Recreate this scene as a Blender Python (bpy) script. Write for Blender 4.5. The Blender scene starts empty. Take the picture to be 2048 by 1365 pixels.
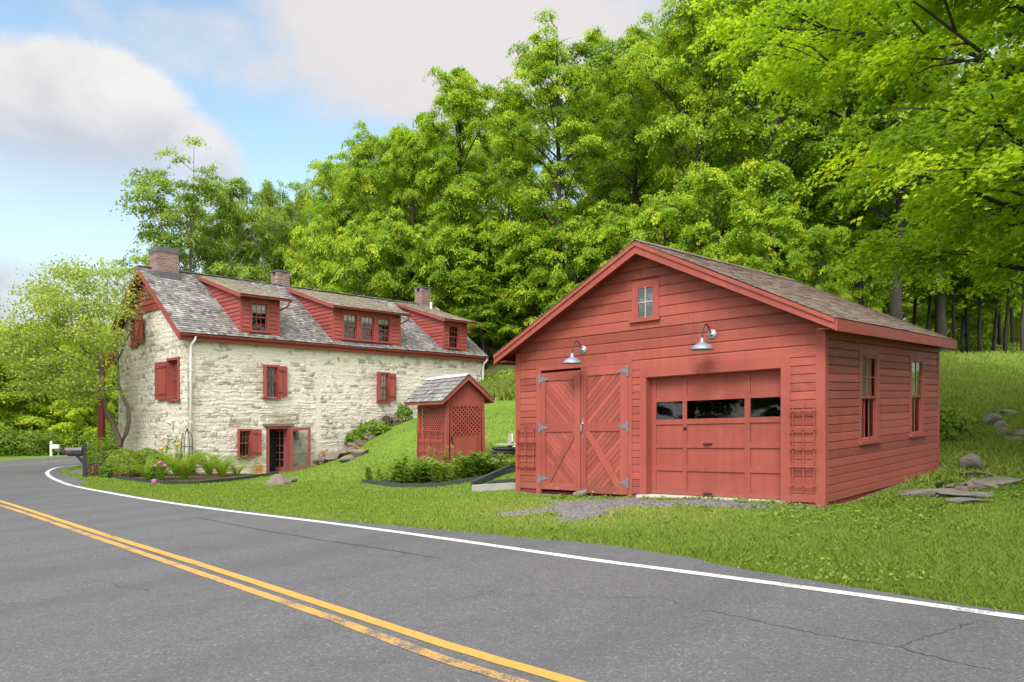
import bpy, math, random
import numpy as np
from mathutils import Vector
random.seed(7)
RNG = np.random.default_rng(11)
SC = bpy.context.scene
COL = SC.collection
F, HZ, CZ = 1480.0, 845.0, 1.45        # focal length (px of the 2048 wide photo), eye level row, eye height
SLOPE = 0.02                           # cross fall of road and lawn (rises to the right)
R = math.radians

# ------------------------------------------------------------------ basics
def A(*v): return np.array(v, float)
def unit(v):
    v = np.asarray(v, float); return v / np.linalg.norm(v)
def at(px, py, Y):
    return A((px - 1024) / F * Y, Y, CZ - (py - HZ) / F * Y)
def xat(px, Y): return (px - 1024) / F * Y
def plane_hit(px, py):
    a = (px - 1024) / F; b = (py - HZ) / F
    Y = CZ / (b + SLOPE * a); return A(a * Y, Y)

class Frame:
    def __init__(s, O, U, D, Z=(0, 0, 1)):
        s.O = A(*O); s.U = unit(U); s.D = unit(D); s.Z = unit(Z)
    def p(s, u, d, z): return s.O + u * s.U + d * s.D + z * s.Z
WORLD = Frame((0, 0, 0), (1, 0, 0), (0, 1, 0))

def tag(o, label=None, cat=None, group=None, kind=None):
    if label: o['label'] = label
    if cat: o['category'] = cat
    if group: o['group'] = group
    if kind: o['kind'] = kind
    return o

def empty(name, loc, label, cat, group=None):
    o = bpy.data.objects.new(name, None); COL.objects.link(o)
    o.location = Vector([float(c) for c in loc]); o.empty_display_size = 0.2
    o['loc0'] = [float(c) for c in loc]
    return tag(o, label, cat, group)

def origin_of(parent):
    off = np.zeros(3)
    while parent is not None:
        off = off + np.array(parent.location[:]); parent = parent.parent
    return off

class MB:
    """collects vertices and faces in world coordinates, links them as one mesh object"""
    def __init__(s): s.v = []; s.f = []; s.m = []; s.t = []; s.tint = 0.5
    def vert(s, p): s.v.append((float(p[0]), float(p[1]), float(p[2]))); s.t.append(s.tint); return len(s.v) - 1
    def face(s, idx, m=0): s.f.append(tuple(idx)); s.m.append(m)
    def poly(s, pts, m=0): s.face([s.vert(p) for p in pts], m)
    def hexa(s, P, m=0):
        i = [s.vert(p) for p in P]
        for q in ((0, 3, 2, 1), (4, 5, 6, 7), (0, 1, 5, 4), (1, 2, 6, 5), (2, 3, 7, 6), (3, 0, 4, 7)):
            s.face([i[k] for k in q], m)
    def box(s, fr, u0, u1, d0, d1, z0, z1, m=0):
        s.hexa([fr.p(u0, d0, z0), fr.p(u1, d0, z0), fr.p(u1, d1, z0), fr.p(u0, d1, z0),
                fr.p(u0, d0, z1), fr.p(u1, d0, z1), fr.p(u1, d1, z1), fr.p(u0, d1, z1)], m)
    def prism(s, poly_a, poly_b, m=0):
        n = len(poly_a); a = [s.vert(p) for p in poly_a]; b = [s.vert(p) for p in poly_b]
        s.face(a[::-1], m); s.face(b, m)
        for k in range(n): s.face([a[k], a[(k + 1) % n], b[(k + 1) % n], b[k]], m)
    def bar(s, p, q, w, h, up=(0, 0, 1), m=0):
        p = A(*p); q = A(*q); t = unit(q - p); x = np.cross(t, A(*up))
        if np.linalg.norm(x) < 1e-6: x = A(1, 0, 0)
        x = unit(x) * w / 2; y = unit(np.cross(x, t)) * h / 2
        s.hexa([p - x - y, p + x - y, q + x - y, q - x - y, p - x + y, p + x + y, q + x + y, q - x + y], m)
    def tube(s, pts, rad, sides=8, m=0, cap=True):
        pts = [A(*p) for p in pts]; n = len(pts)
        if not hasattr(rad, '__len__'): rad = [rad] * n
        rings = []; ref = A(0.31, 0.17, 0.93)
        for k in range(n):
            t = unit(pts[min(k + 1, n - 1)] - pts[max(k - 1, 0)])
            x = np.cross(t, ref)
            if np.linalg.norm(x) < 0.15: x = np.cross(t, A(1, 0, 0))
            x = unit(x); y = np.cross(t, x)
            rings.append([s.vert(pts[k] + rad[k] * (math.cos(2 * math.pi * j / sides) * x + math.sin(2 * math.pi * j / sides) * y)) for j in range(sides)])
        for k in range(n - 1):
            for j in range(sides):
                s.face([rings[k][j], rings[k][(j + 1) % sides], rings[k + 1][(j + 1) % sides], rings[k + 1][j]], m)
        if cap: s.face(rings[0][::-1], m); s.face(rings[-1], m)
    def lathe(s, o, axis, prof, sides=20, m=0):
        o = A(*o); t = unit(axis); x = np.cross(t, A(0.3, 0.8, 0.1)); x = unit(x); y = np.cross(t, x)
        rings = []
        for r, h in prof:
            rings.append([s.vert(o + h * t + r * (math.cos(2 * math.pi * j / sides) * x + math.sin(2 * math.pi * j / sides) * y)) for j in range(sides)])
        for k in range(len(prof) - 1):
            for j in range(sides):
                s.face([rings[k][j], rings[k][(j + 1) % sides], rings[k + 1][(j + 1) % sides], rings[k + 1][j]], m)
        return rings
    def build_each(s, name, mats, parent):
        """every loose piece as a mesh of its own"""
        par = list(range(len(s.v)))
        def root(i):
            while par[i] != i: par[i] = par[par[i]]; i = par[i]
            return i
        for f in s.f:
            for k in f[1:]: par[root(k)] = root(f[0])
        groups = {}
        for f, m in zip(s.f, s.m): groups.setdefault(root(f[0]), []).append((f, m))
        out = []
        for g in groups.values():
            b = MB(); mp = {}
            for f, m in g:
                for k in f:
                    if k not in mp: mp[k] = len(b.v); b.v.append(s.v[k]); b.t.append(s.t[k])
                b.f.append(tuple(mp[k] for k in f)); b.m.append(m)
            out.append(b.build(name, mats, parent))
        return out
    def build(s, name, mats, parent=None, smooth=False):
        if not isinstance(mats, (list, tuple)): mats = [mats]
        me = bpy.data.meshes.new(name); off = origin_of(parent)
        V = np.array(s.v) - off
        me.from_pydata(V.tolist(), [], s.f); 
        for m in mats: me.materials.append(m)
        me.polygons.foreach_set('material_index', s.m)
        if smooth: me.polygons.foreach_set('use_smooth', [True] * len(s.f))
        at_ = me.attributes.new('tint', 'FLOAT', 'POINT'); at_.data.foreach_set('value', s.t)
        me.update()
        o = bpy.data.objects.new(name, me); COL.objects.link(o)
        if parent is not None: o.parent = parent
        return o

def np_mesh(name, V, quads, mat, parent=None, tint=None, smooth=False, k=4, attrs=None, link=True):
    """fast mesh from arrays: V (N,3), quads (M,k)"""
    me = bpy.data.meshes.new(name)
    V = np.asarray(V, np.float32) - origin_of(parent).astype(np.float32)
    Q = np.asarray(quads, np.int32)
    me.vertices.add(len(V)); me.vertices.foreach_set('co', V.ravel())
    me.loops.add(Q.size); me.loops.foreach_set('vertex_index', Q.ravel())
    me.polygons.add(len(Q)); me.polygons.foreach_set('loop_start', np.arange(0, Q.size, Q.shape[1], dtype=np.int32))
    me.materials.append(mat)
    me.update(calc_edges=True)
    if smooth: me.polygons.foreach_set('use_smooth', np.ones(len(Q), bool))
    attrs = dict(attrs or {})
    if tint is not None: attrs['tint'] = tint
    for nm, val in attrs.items():
        a = me.attributes.new(nm, 'FLOAT', 'POINT'); a.data.foreach_set('value', np.asarray(val, np.float32))
    if not link: return me
    o = bpy.data.objects.new(name, me); COL.objects.link(o)
    if parent is not None: o.parent = parent
    return o

# ------------------------------------------------------------------ value noise (numpy)
def vnoise(x, y, seed=0, z=None):
    def h(i, j):
        n = (i * 374761393 + j * 668265263 + seed * 974634777) & 0x7fffffff
        n = ((n ^ (n >> 13)) * 1274126177) & 0x7fffffff
        return ((n ^ (n >> 16)) & 0xffff) / 65535.0
    xi = np.floor(x).astype(np.int64); yi = np.floor(y).astype(np.int64)
    xf = x - xi; yf = y - yi; xf = xf * xf * (3 - 2 * xf); yf = yf * yf * (3 - 2 * yf)
    return (h(xi, yi) * (1 - xf) + h(xi + 1, yi) * xf) * (1 - yf) + (h(xi, yi + 1) * (1 - xf) + h(xi + 1, yi + 1) * xf) * yf
def fbm(x, y, o=4, seed=0):
    s = 0; a = 0.5; n = 0
    for k in range(o): s = s + a * vnoise(x * 2 ** k, y * 2 ** k, seed + k); n += a; a *= 0.5
    return s / n

# ------------------------------------------------------------------ materials
def mat_new(name):
    m = bpy.data.materials.new(name); m.use_nodes = True
    nt = m.node_tree; nt.nodes.clear()
    out = nt.nodes.new('ShaderNodeOutputMaterial'); return m, nt, out
class N:
    """tiny node helper"""
    def __init__(s, nt): s.nt = nt
    def new(s, t, **kw):
        n = s.nt.nodes.new(t)
        for k, v in kw.items(): setattr(n, k, v)
        return n
    def link(s, a, b): s.nt.links.new(a, b)
    def val(s, sock, v):
        if hasattr(v, 'is_output'): s.link(v, sock)
        else:
            if isinstance(v, (tuple, list)) and len(v) == 3 and sock.type == 'RGBA': v = (*v, 1)
            sock.default_value = v
    def math(s, op, a, b=0.0, clamp=False):
        n = s.new('ShaderNodeMath', operation=op, use_clamp=clamp); s.val(n.inputs[0], a); s.val(n.inputs[1], b); return n.outputs[0]
    def vmath(s, op, a, b=None):
        n = s.new('ShaderNodeVectorMath', operation=op); s.val(n.inputs[0], a)
        if b is not None: s.val(n.inputs[1], b)
        return n
    def mix(s, f, a, b, mode='MIX'):
        n = s.new('ShaderNodeMix', data_type='RGBA', blend_type=mode); s.val(n.inputs[0], f); s.val(n.inputs[6], a); s.val(n.inputs[7], b); return n.outputs[2]
    def ramp(s, f, stops, interp='LINEAR'):
        n = s.new('ShaderNodeValToRGB'); cr = n.color_ramp; cr.interpolation = interp
        while len(cr.elements) > 1: cr.elements.remove(cr.elements[0])
        for i, (p, c) in enumerate(stops):
            e = cr.elements[0] if i == 0 else cr.elements.new(p)
            e.position = p; e.color = (*c, 1) if len(c) == 3 else c
        s.val(n.inputs[0], f); return n.outputs[0]
    def mapr(s, v, a, b, c=0.0, d=1.0):
        n = s.new('ShaderNodeMapRange', interpolation_type='SMOOTHSTEP'); s.val(n.inputs[0], v)
        for i, q in zip((1, 2, 3, 4), (a, b, c, d)): n.inputs[i].default_value = q
        return n.outputs[0]
    def obj(s): return s.new('ShaderNodeTexCoord').outputs['Object']
    def pos(s): return s.new('ShaderNodeNewGeometry').outputs['Position']
    def scale(s, v, sc, rot=(0, 0, 0)):
        n = s.new('ShaderNodeMapping'); s.val(n.inputs[0], v); n.inputs['Scale'].default_value = sc; n.inputs['Rotation'].default_value = rot; return n.outputs[0]
    def noise(s, v, sc, det=4, rough=0.55, dist=0.0):
        n = s.new('ShaderNodeTexNoise'); s.val(n.inputs['Vector'], v); n.inputs['Scale'].default_value = sc; n.inputs['Detail'].default_value = det
        n.inputs['Roughness'].default_value = rough; n.inputs['Distortion'].default_value = dist; return n.outputs[0]
    def voro(s, v, sc, feat='F1', rnd=1.0):
        n = s.new('ShaderNodeTexVoronoi', feature=feat); s.val(n.inputs['Vector'], v); n.inputs['Scale'].default_value = sc; n.inputs['Randomness'].default_value = rnd; return n
    def attr(s, name): return s.new('ShaderNodeAttribute', attribute_name=name).outputs['Fac']
    def bump(s, h, st=0.3, dist=0.02):
        n = s.new('ShaderNodeBump'); s.val(n.inputs['Height'], h); n.inputs['Strength'].default_value = st; n.inputs['Distance'].default_value = dist; return n.outputs[0]
    def bsdf(s, col, rough=0.7, spec=0.3, metal=0.0, normal=None):
        b = s.new('ShaderNodeBsdfPrincipled'); s.val(b.inputs['Base Color'], col); s.val(b.inputs['Roughness'], rough)
        b.inputs['Specular IOR Level'].default_value = spec; b.inputs['Metallic'].default_value = metal
        if normal is not None: s.link(normal, b.inputs['Normal'])
        return b.outputs[0]

def m_simple(name, col, rough=0.6, spec=0.3, metal=0.0, var=0.12, sc=6.0, bump=0.1):
    m, nt, out = mat_new(name); n = N(nt); p = n.obj()
    f = n.noise(p, sc, 5)
    c = n.mix(f, tuple(x * (1 - var) for x in col), tuple(min(1, x * (1 + var)) for x in col))
    b = n.bsdf(c, rough, spec, metal, n.bump(n.noise(p, sc * 6, 4), bump, 0.01) if bump else None)
    n.link(b, out.inputs[0]); return m

def m_paint(name, col, worn=0.0, dirtz=None):
    """brushed red barn paint: board to board drift, faint weathering streaks, chips of bare wood"""
    m, nt, out = mat_new(name); n = N(nt); p = n.pos(); t = n.attr('tint')
    big = n.noise(p, 0.9, 4, 0.6); fine = n.noise(n.scale(p, (6, 6, 60)), 1.0, 4)
    streak = n.noise(n.scale(p, (9, 9, 0.7)), 1.0, 4)
    a = tuple(x * 0.68 for x in col); b = tuple(min(1, x * 1.2) for x in col)
    c = n.mix(n.math('MULTIPLY_ADD', big, 0.6), a, b)
    nn = c.node
    mx = n.math('ADD', n.math('MULTIPLY', big, 0.45), n.math('ADD', n.math('MULTIPLY', t, 0.3), n.math('MULTIPLY', streak, 0.3)))
    c = n.mix(n.mapr(mx, 0.25, 0.85), a, b)
    fade = n.mix(n.mapr(n.noise(p, 2.3, 5, 0.7), 0.52, 0.8, 0, 0.35), c, (min(1, col[0] * 1.15), col[1] * 2.0, col[2] * 2.1))
    c = fade
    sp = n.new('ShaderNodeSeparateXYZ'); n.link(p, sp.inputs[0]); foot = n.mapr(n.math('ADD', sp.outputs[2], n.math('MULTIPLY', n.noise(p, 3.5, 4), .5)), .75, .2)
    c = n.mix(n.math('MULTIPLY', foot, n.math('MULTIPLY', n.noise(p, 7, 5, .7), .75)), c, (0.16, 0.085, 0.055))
    if worn:
        chip = n.math('GREATER_THAN', n.math('ADD', n.noise(p, 14, 5, 0.75), n.math('MULTIPLY', foot, .13)), 0.74 - worn * 0.06)
        c = n.mix(n.math('MULTIPLY', chip, 0.75), c, (0.45, 0.36, 0.3))
    bm = n.bump(n.math('ADD', n.math('MULTIPLY', fine, 0.7), n.noise(p, 40, 3)), 0.18, 0.006)
    n.link(n.bsdf(c, n.mapr(big, 0.2, 0.8, 0.5, 0.72), 0.28, 0, bm), out.inputs[0]); return m

RED = m_paint('red_barn_paint', (0.305, 0.071, 0.053))
REDTRIM = m_paint('red_trim_paint', (0.32, 0.074, 0.056))
REDWORN = m_paint('worn_red_door_paint', (0.31, 0.073, 0.055), 0.35)
REDHOUSE = m_paint('red_house_paint', (0.3, 0.064, 0.053))
REDDARK = m_paint('deep_red_paint', (0.24, 0.045, 0.038))
DARKIN = m_simple('painted_room_shade', (0.02, 0.018, 0.018), 0.9, 0.1, 0, 0.2, 2, 0)  # near-black colour stands in for the shade of rooms and hollows
GALV = m_simple('galvanised_metal', (0.3, 0.33, 0.39), 0.5, 0.5, 0.55, 0.35, 12, 0.1)
HINGE = m_simple('aged_zinc_hinge', (0.19, 0.21, 0.25), 0.55, 0.4, 0.4, 0.5, 25, 0.2)
IRON = m_simple('black_iron', (0.03, 0.03, 0.032), 0.5, 0.5, 0.3, 0.3, 10, 0.1)
CHROME = m_simple('steel_handle', (0.55, 0.55, 0.56), 0.25, 0.5, 1.0, 0.1, 10, 0)
WHITEP = m_simple('white_paint', (0.78, 0.77, 0.73), 0.5, 0.3, 0, 0.08, 5, 0.05)
BLACKP = m_simple('black_paint', (0.03, 0.03, 0.035), 0.4, 0.4, 0, 0.3, 8, 0.1)
GREYMET = m_simple('grey_metal_lid', (0.11, 0.115, 0.125), 0.55, 0.4, 0.1, 0.15, 8, 0.05)
LENS = m_simple('red_reflector', (0.4, 0.02, 0.02), 0.2, 0.5, 0, 0.1, 8, 0)
EDGING = m_simple('dark_timber_edging', (0.045, 0.055, 0.05), 0.8, 0.2, 0, 0.4, 5, 0.4)
OLDWOOD = m_simple('grey_weathered_timber', (0.36, 0.34, 0.3), 0.85, 0.15, 0, 0.35, 5, 0.6)
RUBBER = m_simple('black_rubber', (0.03, 0.03, 0.032), 0.75, 0.3, 0, 0.3, 8, 0.3)
CURTAIN = m_simple('pale_curtain', (0.72, 0.7, 0.6), 0.9, 0.1, 0, 0.15, 20, 0)
CONCRETE = m_simple('concrete', (0.5, 0.48, 0.44), 0.9, 0.15, 0, 0.25, 6, 0.4)
SOIL = m_simple('garden_soil', (0.09, 0.062, 0.042), 0.95, 0.1, 0, 0.5, 12, 0.8)
PURPLE = m_simple('violet_door_edge', (0.16, 0.06, 0.16), 0.45, 0.3, 0, 0.2, 6, 0)
PINK = m_simple('pink_petals', (0.6, 0.16, 0.42), 0.6, 0.2, 0, 0.3, 30, 0)
YELLOWF = m_simple('yellow_petals', (0.75, 0.5, 0.04), 0.6, 0.2, 0, 0.3, 30, 0)

def m_glass(name, tint=(0.75, 0.8, 0.78)):
    m, nt, out = mat_new(name); n = N(nt)
    fr = n.new('ShaderNodeFresnel'); fr.inputs[0].default_value = 1.5
    bm = n.bump(n.noise(n.pos(), 2.5, 2), 0.06, 0.02)
    g = n.new('ShaderNodeBsdfGlossy'); g.inputs['Roughness'].default_value = 0.02; g.inputs['Color'].default_value = (0.9, 0.93, 0.95, 1); n.link(bm, g.inputs['Normal'])
    t = n.new('ShaderNodeBsdfTransparent'); t.inputs[0].default_value = (*tint, 1)
    mx = n.new('ShaderNodeMixShader'); n.link(n.math('MULTIPLY_ADD', fr.outputs[0], 0.75), mx.inputs[0]); mx.inputs[0].links[0].from_node.inputs[2].default_value = 0.01
    n.link(t.outputs[0], mx.inputs[1]); n.link(g.outputs[0], mx.inputs[2]); n.link(mx.outputs[0], out.inputs[0]); return m
GLASS = m_glass('window_glass')
DUSTY = m_simple('dusty_gable_glass', (0.3, 0.32, 0.33), 0.15, 0.5, 0, 0.35, 9, 0)

def m_stone():
    m, nt, out = mat_new('whitewashed_rubble_stone'); n = N(nt); p = n.pos(); t = n.attr('tint'); h = n.attr('relief'); lime = n.attr('lime')
    stone = n.ramp(t, [(0, (0.2, 0.17, 0.135)), (0.25, (0.36, 0.285, 0.19)), (0.45, (0.42, 0.38, 0.31)), (0.62, (0.28, 0.265, 0.24)), (0.8, (0.46, 0.35, 0.21)), (1, (0.5, 0.47, 0.42))])
    stone = n.mix(n.math('MULTIPLY', n.noise(p, 9, 6, 0.7), 0.75), stone, (0.5, 0.45, 0.38))
    wash = n.mix(n.noise(p, 1.6, 5, 0.65), (0.53, 0.485, 0.415), (0.73, 0.69, 0.62))
    wash = n.mix(n.mapr(n.noise(p, 18, 5, 0.7), 0.48, 0.78, 0, 0.55), wash, (0.38, 0.32, 0.25))
    k = n.math('ADD', n.math('ADD', lime, .04), n.math('MULTIPLY', n.math('SUBTRACT', n.noise(p, 7, 5, 0.7), 0.5), 1.5))
    c = n.mix(n.mapr(k, 0.28, 0.62), stone, wash)
    och = n.math('MULTIPLY', n.attr('ochre'), n.mapr(n.noise(p, 2.2, 4), 0.45, 0.6))
    c = n.mix(och, c, (0.38, 0.21, 0.05))
    bm = n.bump(n.math('ADD', n.noise(p, 22, 6, 0.7), n.math('MULTIPLY', n.noise(p, 70, 3), 0.4)), 0.7, 0.02)
    n.link(n.bsdf(c, 0.9, 0.15, 0, bm), out.inputs[0]); return m
STONEWALL = m_stone()

def m_rock(name, c1, c2, moss=0.0):
    m, nt, out = mat_new(name); n = N(nt); p = n.pos()
    c = n.mix(n.noise(p, 5, 6, 0.7), c1, c2)
    c = n.mix(n.mapr(n.noise(p, 13, 5, 0.7), 0.55, 0.75, 0, 0.5), c, (0.4, 0.4, 0.36))
    if moss: c = n.mix(n.mapr(n.noise(p, 4, 5), 0.5, 0.62, 0, moss), c, (0.09, 0.11, 0.02))
    n.link(n.bsdf(c, 0.9, 0.15, 0, n.bump(n.noise(n.scale(p, (8, 8, 22)), 1.0, 6, 0.7), 0.8, 0.04)), out.inputs[0]); return m
ROCK = m_rock('grey_fieldstone', (0.1, 0.095, 0.085), (0.27, 0.25, 0.225), 0.45)
ROCKBR = m_rock('brown_ledge_stone', (0.1, 0.075, 0.06), (0.27, 0.21, 0.17), 0.1)
FLAG = m_rock('flagstone', (0.11, 0.1, 0.09), (0.25, 0.23, 0.205), 0.3)

def m_shingle(name, cols, lichen=0.0, streak=0.0):
    m, nt, out = mat_new(name); n = N(nt); p = n.pos(); t = n.attr('tint')
    c = n.ramp(t, cols)
    c = n.mix(n.math('MULTIPLY', n.noise(n.scale(p, (30, 30, 5)), 1.0, 4), 0.5), c, tuple(x * 0.55 for x in cols[1][1]))
    if streak: c = n.mix(n.mapr(n.noise(p, 0.8, 6, 0.75), 0.5, 0.72, 0, streak), c, (0.45, 0.44, 0.43))
    if lichen: c = n.mix(n.mapr(n.noise(p, 1.3, 5, 0.7), 0.45, 0.7, 0, lichen), c, (0.2, 0.19, 0.1))
    n.link(n.bsdf(c, 0.88, 0.2, 0, n.bump(n.noise(p, 45, 4), 0.4, 0.01)), out.inputs[0]); return m
SHAKE = m_shingle('weathered_cedar_shakes', [(0, (0.075, 0.07, 0.068)), (0.3, (0.155, 0.147, 0.142)), (0.7, (0.235, 0.225, 0.218)), (1, (0.38, 0.37, 0.362))], 0.15, 0.45)
DORMSH = m_shingle('mossy_dormer_shingles', [(0, (0.17, 0.14, 0.105)), (0.3, (0.22, 0.185, 0.14)), (0.7, (0.28, 0.24, 0.185)), (1, (0.36, 0.32, 0.26))], 0.5, 0.25)
ASPHSH = m_shingle('brown_asphalt_shingles', [(0, (0.15, 0.105, 0.088)), (0.3, (0.2, 0.145, 0.12)), (0.7, (0.23, 0.175, 0.148)), (1, (0.27, 0.22, 0.19))], 0.12, 0.08)
SHEDSH = m_shingle('grey_shed_shakes', [(0, (0.1, 0.096, 0.095)), (0.3, (0.17, 0.163, 0.162)), (0.7, (0.23, 0.22, 0.22)), (1, (0.31, 0.3, 0.298))], 0.05, 0.2)

def m_brick():
    m, nt, out = mat_new('chimney_brick'); n = N(nt)
    uv = n.new('ShaderNodeTexCoord'); p = uv.outputs['Object']
    sep = n.new('ShaderNodeSeparateXYZ'); n.link(p, sep.inputs[0])
    cb = n.new('ShaderNodeCombineXYZ'); n.link(n.math('ADD', sep.outputs[0], sep.outputs[1]), cb.inputs[0]); n.link(sep.outputs[2], cb.inputs[1])
    b = n.new('ShaderNodeTexBrick'); n.link(cb.outputs[0], b.inputs['Vector']); b.inputs['Scale'].default_value = 1.0
    b.inputs['Brick Width'].default_value = 0.26; b.inputs['Row Height'].default_value = 0.085; b.inputs['Mortar Size'].default_value = 0.009
    b.inputs['Color1'].default_value = (0.17, 0.085, 0.068, 1); b.inputs['Color2'].default_value = (0.26, 0.155, 0.13, 1); b.inputs['Mortar'].default_value = (0.3, 0.27, 0.25, 1)
    c = n.mix(n.mapr(n.noise(p, 4, 5, 0.7), 0.4, 0.75, 0, 0.7), b.outputs[0], (0.13, 0.11, 0.105))
    n.link(n.bsdf(c, 0.9, 0.15, 0, n.bump(b.outputs[1], -0.5, 0.01)), out.inputs[0]); return m
BRICK = m_brick()
LEAD = m_simple('lead_flashing', (0.1, 0.1, 0.11), 0.6, 0.4, 0.2, 0.3, 6, 0.2)

def m_asphalt(name='asphalt', k=.84):
    m, nt, out = mat_new(name); n = N(nt); p = n.pos()
    v = n.voro(p, 70).outputs['Color']
    vb = n.new('ShaderNodeRGBToBW'); n.link(v, vb.inputs[0])
    g = n.ramp(vb.outputs[0], [(0, (0.065 * k, 0.064 * k, 0.069 * k)), (0.45, (0.104 * k, 0.102 * k, 0.109 * k)), (0.8, (0.145 * k, 0.142 * k, 0.149 * k)), (1, (0.3 * k, 0.295 * k, 0.3 * k))])
    big = n.noise(p, 0.35, 5, 0.6); mid = n.noise(p, 2.5, 5, 0.65)
    g = n.mix(n.math('MULTIPLY', big, 0.55), g, (0.142 * k, 0.138 * k, 0.146 * k))
    g = n.mix(n.mapr(mid, 0.5, 0.75, 0, 0.35), g, (0.06 * k, 0.06 * k, 0.062 * k))
    trk = n.noise(n.scale(n.scale(p, (1, 1, 1), (0, 0, -0.88)), (.06, 1.1, 1)), 1.0, 3, .5)
    g = n.mix(n.mapr(trk, .42, .68, 0, .4), g, (0.075 * k, 0.075 * k, 0.08 * k))
    bm = n.bump(n.math('ADD', vb.outputs[0], n.noise(p, 130, 3)), 0.55, 0.008)
    n.link(n.bsdf(g, 0.82, 0.3, 0, bm), out.inputs[0]); return m
ASPHALT = m_asphalt()
CRACKM = m_simple('crack_tar', (0.05, 0.05, 0.05), 0.9, 0.1, 0, 0.3, 5, 0)
SEAMM = m_simple('sealed_seam', (0.06, 0.06, 0.062), 0.8, 0.2, 0, 0.3, 5, 0)

def m_roadpaint(name, col, wear):
    m, nt, out = mat_new(name); n = N(nt); p = n.pos()
    w = n.math('ADD', n.math('MULTIPLY', n.noise(p, 60, 4, 0.7), 0.6), n.math('ADD', n.math('MULTIPLY', n.noise(p, 3.2, 4, 0.6), 0.5), n.math('MULTIPLY', n.attr('tint'), 0.22)))
    f = n.mapr(w, wear, wear + 0.1)
    c = n.mix(n.noise(p, 4, 4), tuple(x * 0.86 for x in col), col)
    c = n.mix(f, c, (0.1, 0.1, 0.1))
    n.link(n.bsdf(c, 0.7, 0.25, 0, n.bump(n.noise(p, 120, 3), 0.5, 0.006)), out.inputs[0]); return m
WHITELINE = m_roadpaint('white_line_paint', (0.56, 0.56, 0.55), 0.73)
YELLOWLINE = m_roadpaint('yellow_line_paint', (0.46, 0.27, 0.06), 0.74)
YELLOWOLD = m_roadpaint('worn_yellow_line_paint', (0.45, 0.265, 0.075), 0.61)

def m_ground():
    m, nt, out = mat_new('lawn_ground'); n = N(nt); p = n.pos()
    big = n.noise(p, 0.5, 5, 0.6); mid = n.noise(p, 3.0, 5, 0.65); fine = n.noise(n.scale(p, (40, 40, 12)), 1.0, 4, 0.7)
    g = n.ramp(n.math('ADD', n.math('MULTIPLY', big, 0.5), n.math('MULTIPLY', mid, 0.5)), [(0.3, (0.082, 0.155, 0.018)), (0.5, (0.12, 0.205, 0.024)), (0.7, (0.18, 0.25, 0.04))])
    g = n.mix(n.mapr(fine, 0.35, 0.8, 0, 0.8), g, (0.17, 0.24, 0.035))
    dry = n.mix(n.noise(p, 8, 4), (0.2, 0.19, 0.06), (0.17, 0.21, 0.035))
    g = n.mix(n.math('MULTIPLY', n.attr('dry'), n.mapr(n.noise(p, 1.7, 5, 0.7), 0.35, 0.6)), g, dry)
    v = n.voro(p, 32).outputs['Color']; bw = n.new('ShaderNodeRGBToBW'); n.link(v, bw.inputs[0])
    gr = n.ramp(bw.outputs[0], [(0, (0.07, 0.065, 0.065)), (0.5, (0.16, 0.15, 0.15)), (1, (0.36, 0.34, 0.34))])
    gm = n.math('MULTIPLY', n.attr('gravel'), 1.0)
    gmask = n.mapr(n.math('ADD', gm, n.math('MULTIPLY', n.math('SUBTRACT', n.noise(p, 2.6, 6, 0.75), 0.5), 2.2)), 0.42, 0.66)
    c = n.mix(gmask, g, gr)
    c = n.mix(n.mapr(n.math('ADD', n.attr('litter'), n.math('MULTIPLY', n.math('SUBTRACT', n.noise(p, 3, 5, 0.7), 0.5), 0.9)), 0.35, 0.65), c, n.mix(n.noise(p, 9, 5, 0.7), (0.06, 0.05, 0.03), (0.13, 0.15, 0.04)))
    n.link(n.bsdf(c, 0.9, 0.12, 0, n.bump(n.math('ADD', fine, n.math('MULTIPLY', bw.outputs[0], 0.3)), 0.7, 0.04)), out.inputs[0]); return m
GROUND = m_ground()

def m_leaf(name, stops, trans=0.38, rough=0.55, spec=0.25, tr_gain=1.25):
    m, nt, out = mat_new(name); n = N(nt); t = n.attr('tint')
    c = n.ramp(t, stops)
    b = n.bsdf(c, rough, spec)
    tr = n.new('ShaderNodeBsdfTranslucent'); n.link(n.mix(1.0, c, (1.25, 1.2, 0.55), 'MULTIPLY'), tr.inputs[0])
    mx = n.new('ShaderNodeMixShader'); mx.inputs[0].default_value = trans
    n.link(b, mx.inputs[1]); n.link(tr.outputs[0], mx.inputs[2]); n.link(mx.outputs[0], out.inputs[0]); return m
MAPLE = m_leaf('maple_leaves', [(0, (0.075, 0.155, 0.018)), (0.35, (0.175, 0.32, 0.024)), (0.65, (0.33, 0.47, 0.03)), (1, (0.58, 0.64, 0.05))], 0.48)
NEARLEAF = m_leaf('maple_leaves_painted_sunlit', [(0, (0.11, 0.22, 0.016)), (0.4, (0.25, 0.42, 0.022)), (0.7, (0.42, 0.56, 0.028)), (1, (0.6, 0.66, 0.04))], 0.58)  # brighter copy of the maple leaves, sunlight put into their colour
AIRY = m_leaf('young_pale_leaves', [(0, (0.1, 0.18, 0.03)), (0.5, (0.21, 0.33, 0.04)), (1, (0.38, 0.46, 0.06))])
FRUITL = m_leaf('fruit_tree_leaves', [(0, (0.15, 0.23, 0.045)), (0.5, (0.3, 0.4, 0.07)), (1, (0.48, 0.53, 0.12))], 0.48)
SHRUBL = m_leaf('shrub_leaves', [(0, (0.07, 0.14, 0.016)), (0.5, (0.14, 0.25, 0.024)), (1, (0.28, 0.38, 0.04))])
BOXL = m_leaf('clipped_shrub_leaves', [(0, (0.07, 0.12, 0.014)), (0.5, (0.16, 0.24, 0.02)), (1, (0.29, 0.36, 0.03))], 0.35)
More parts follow.
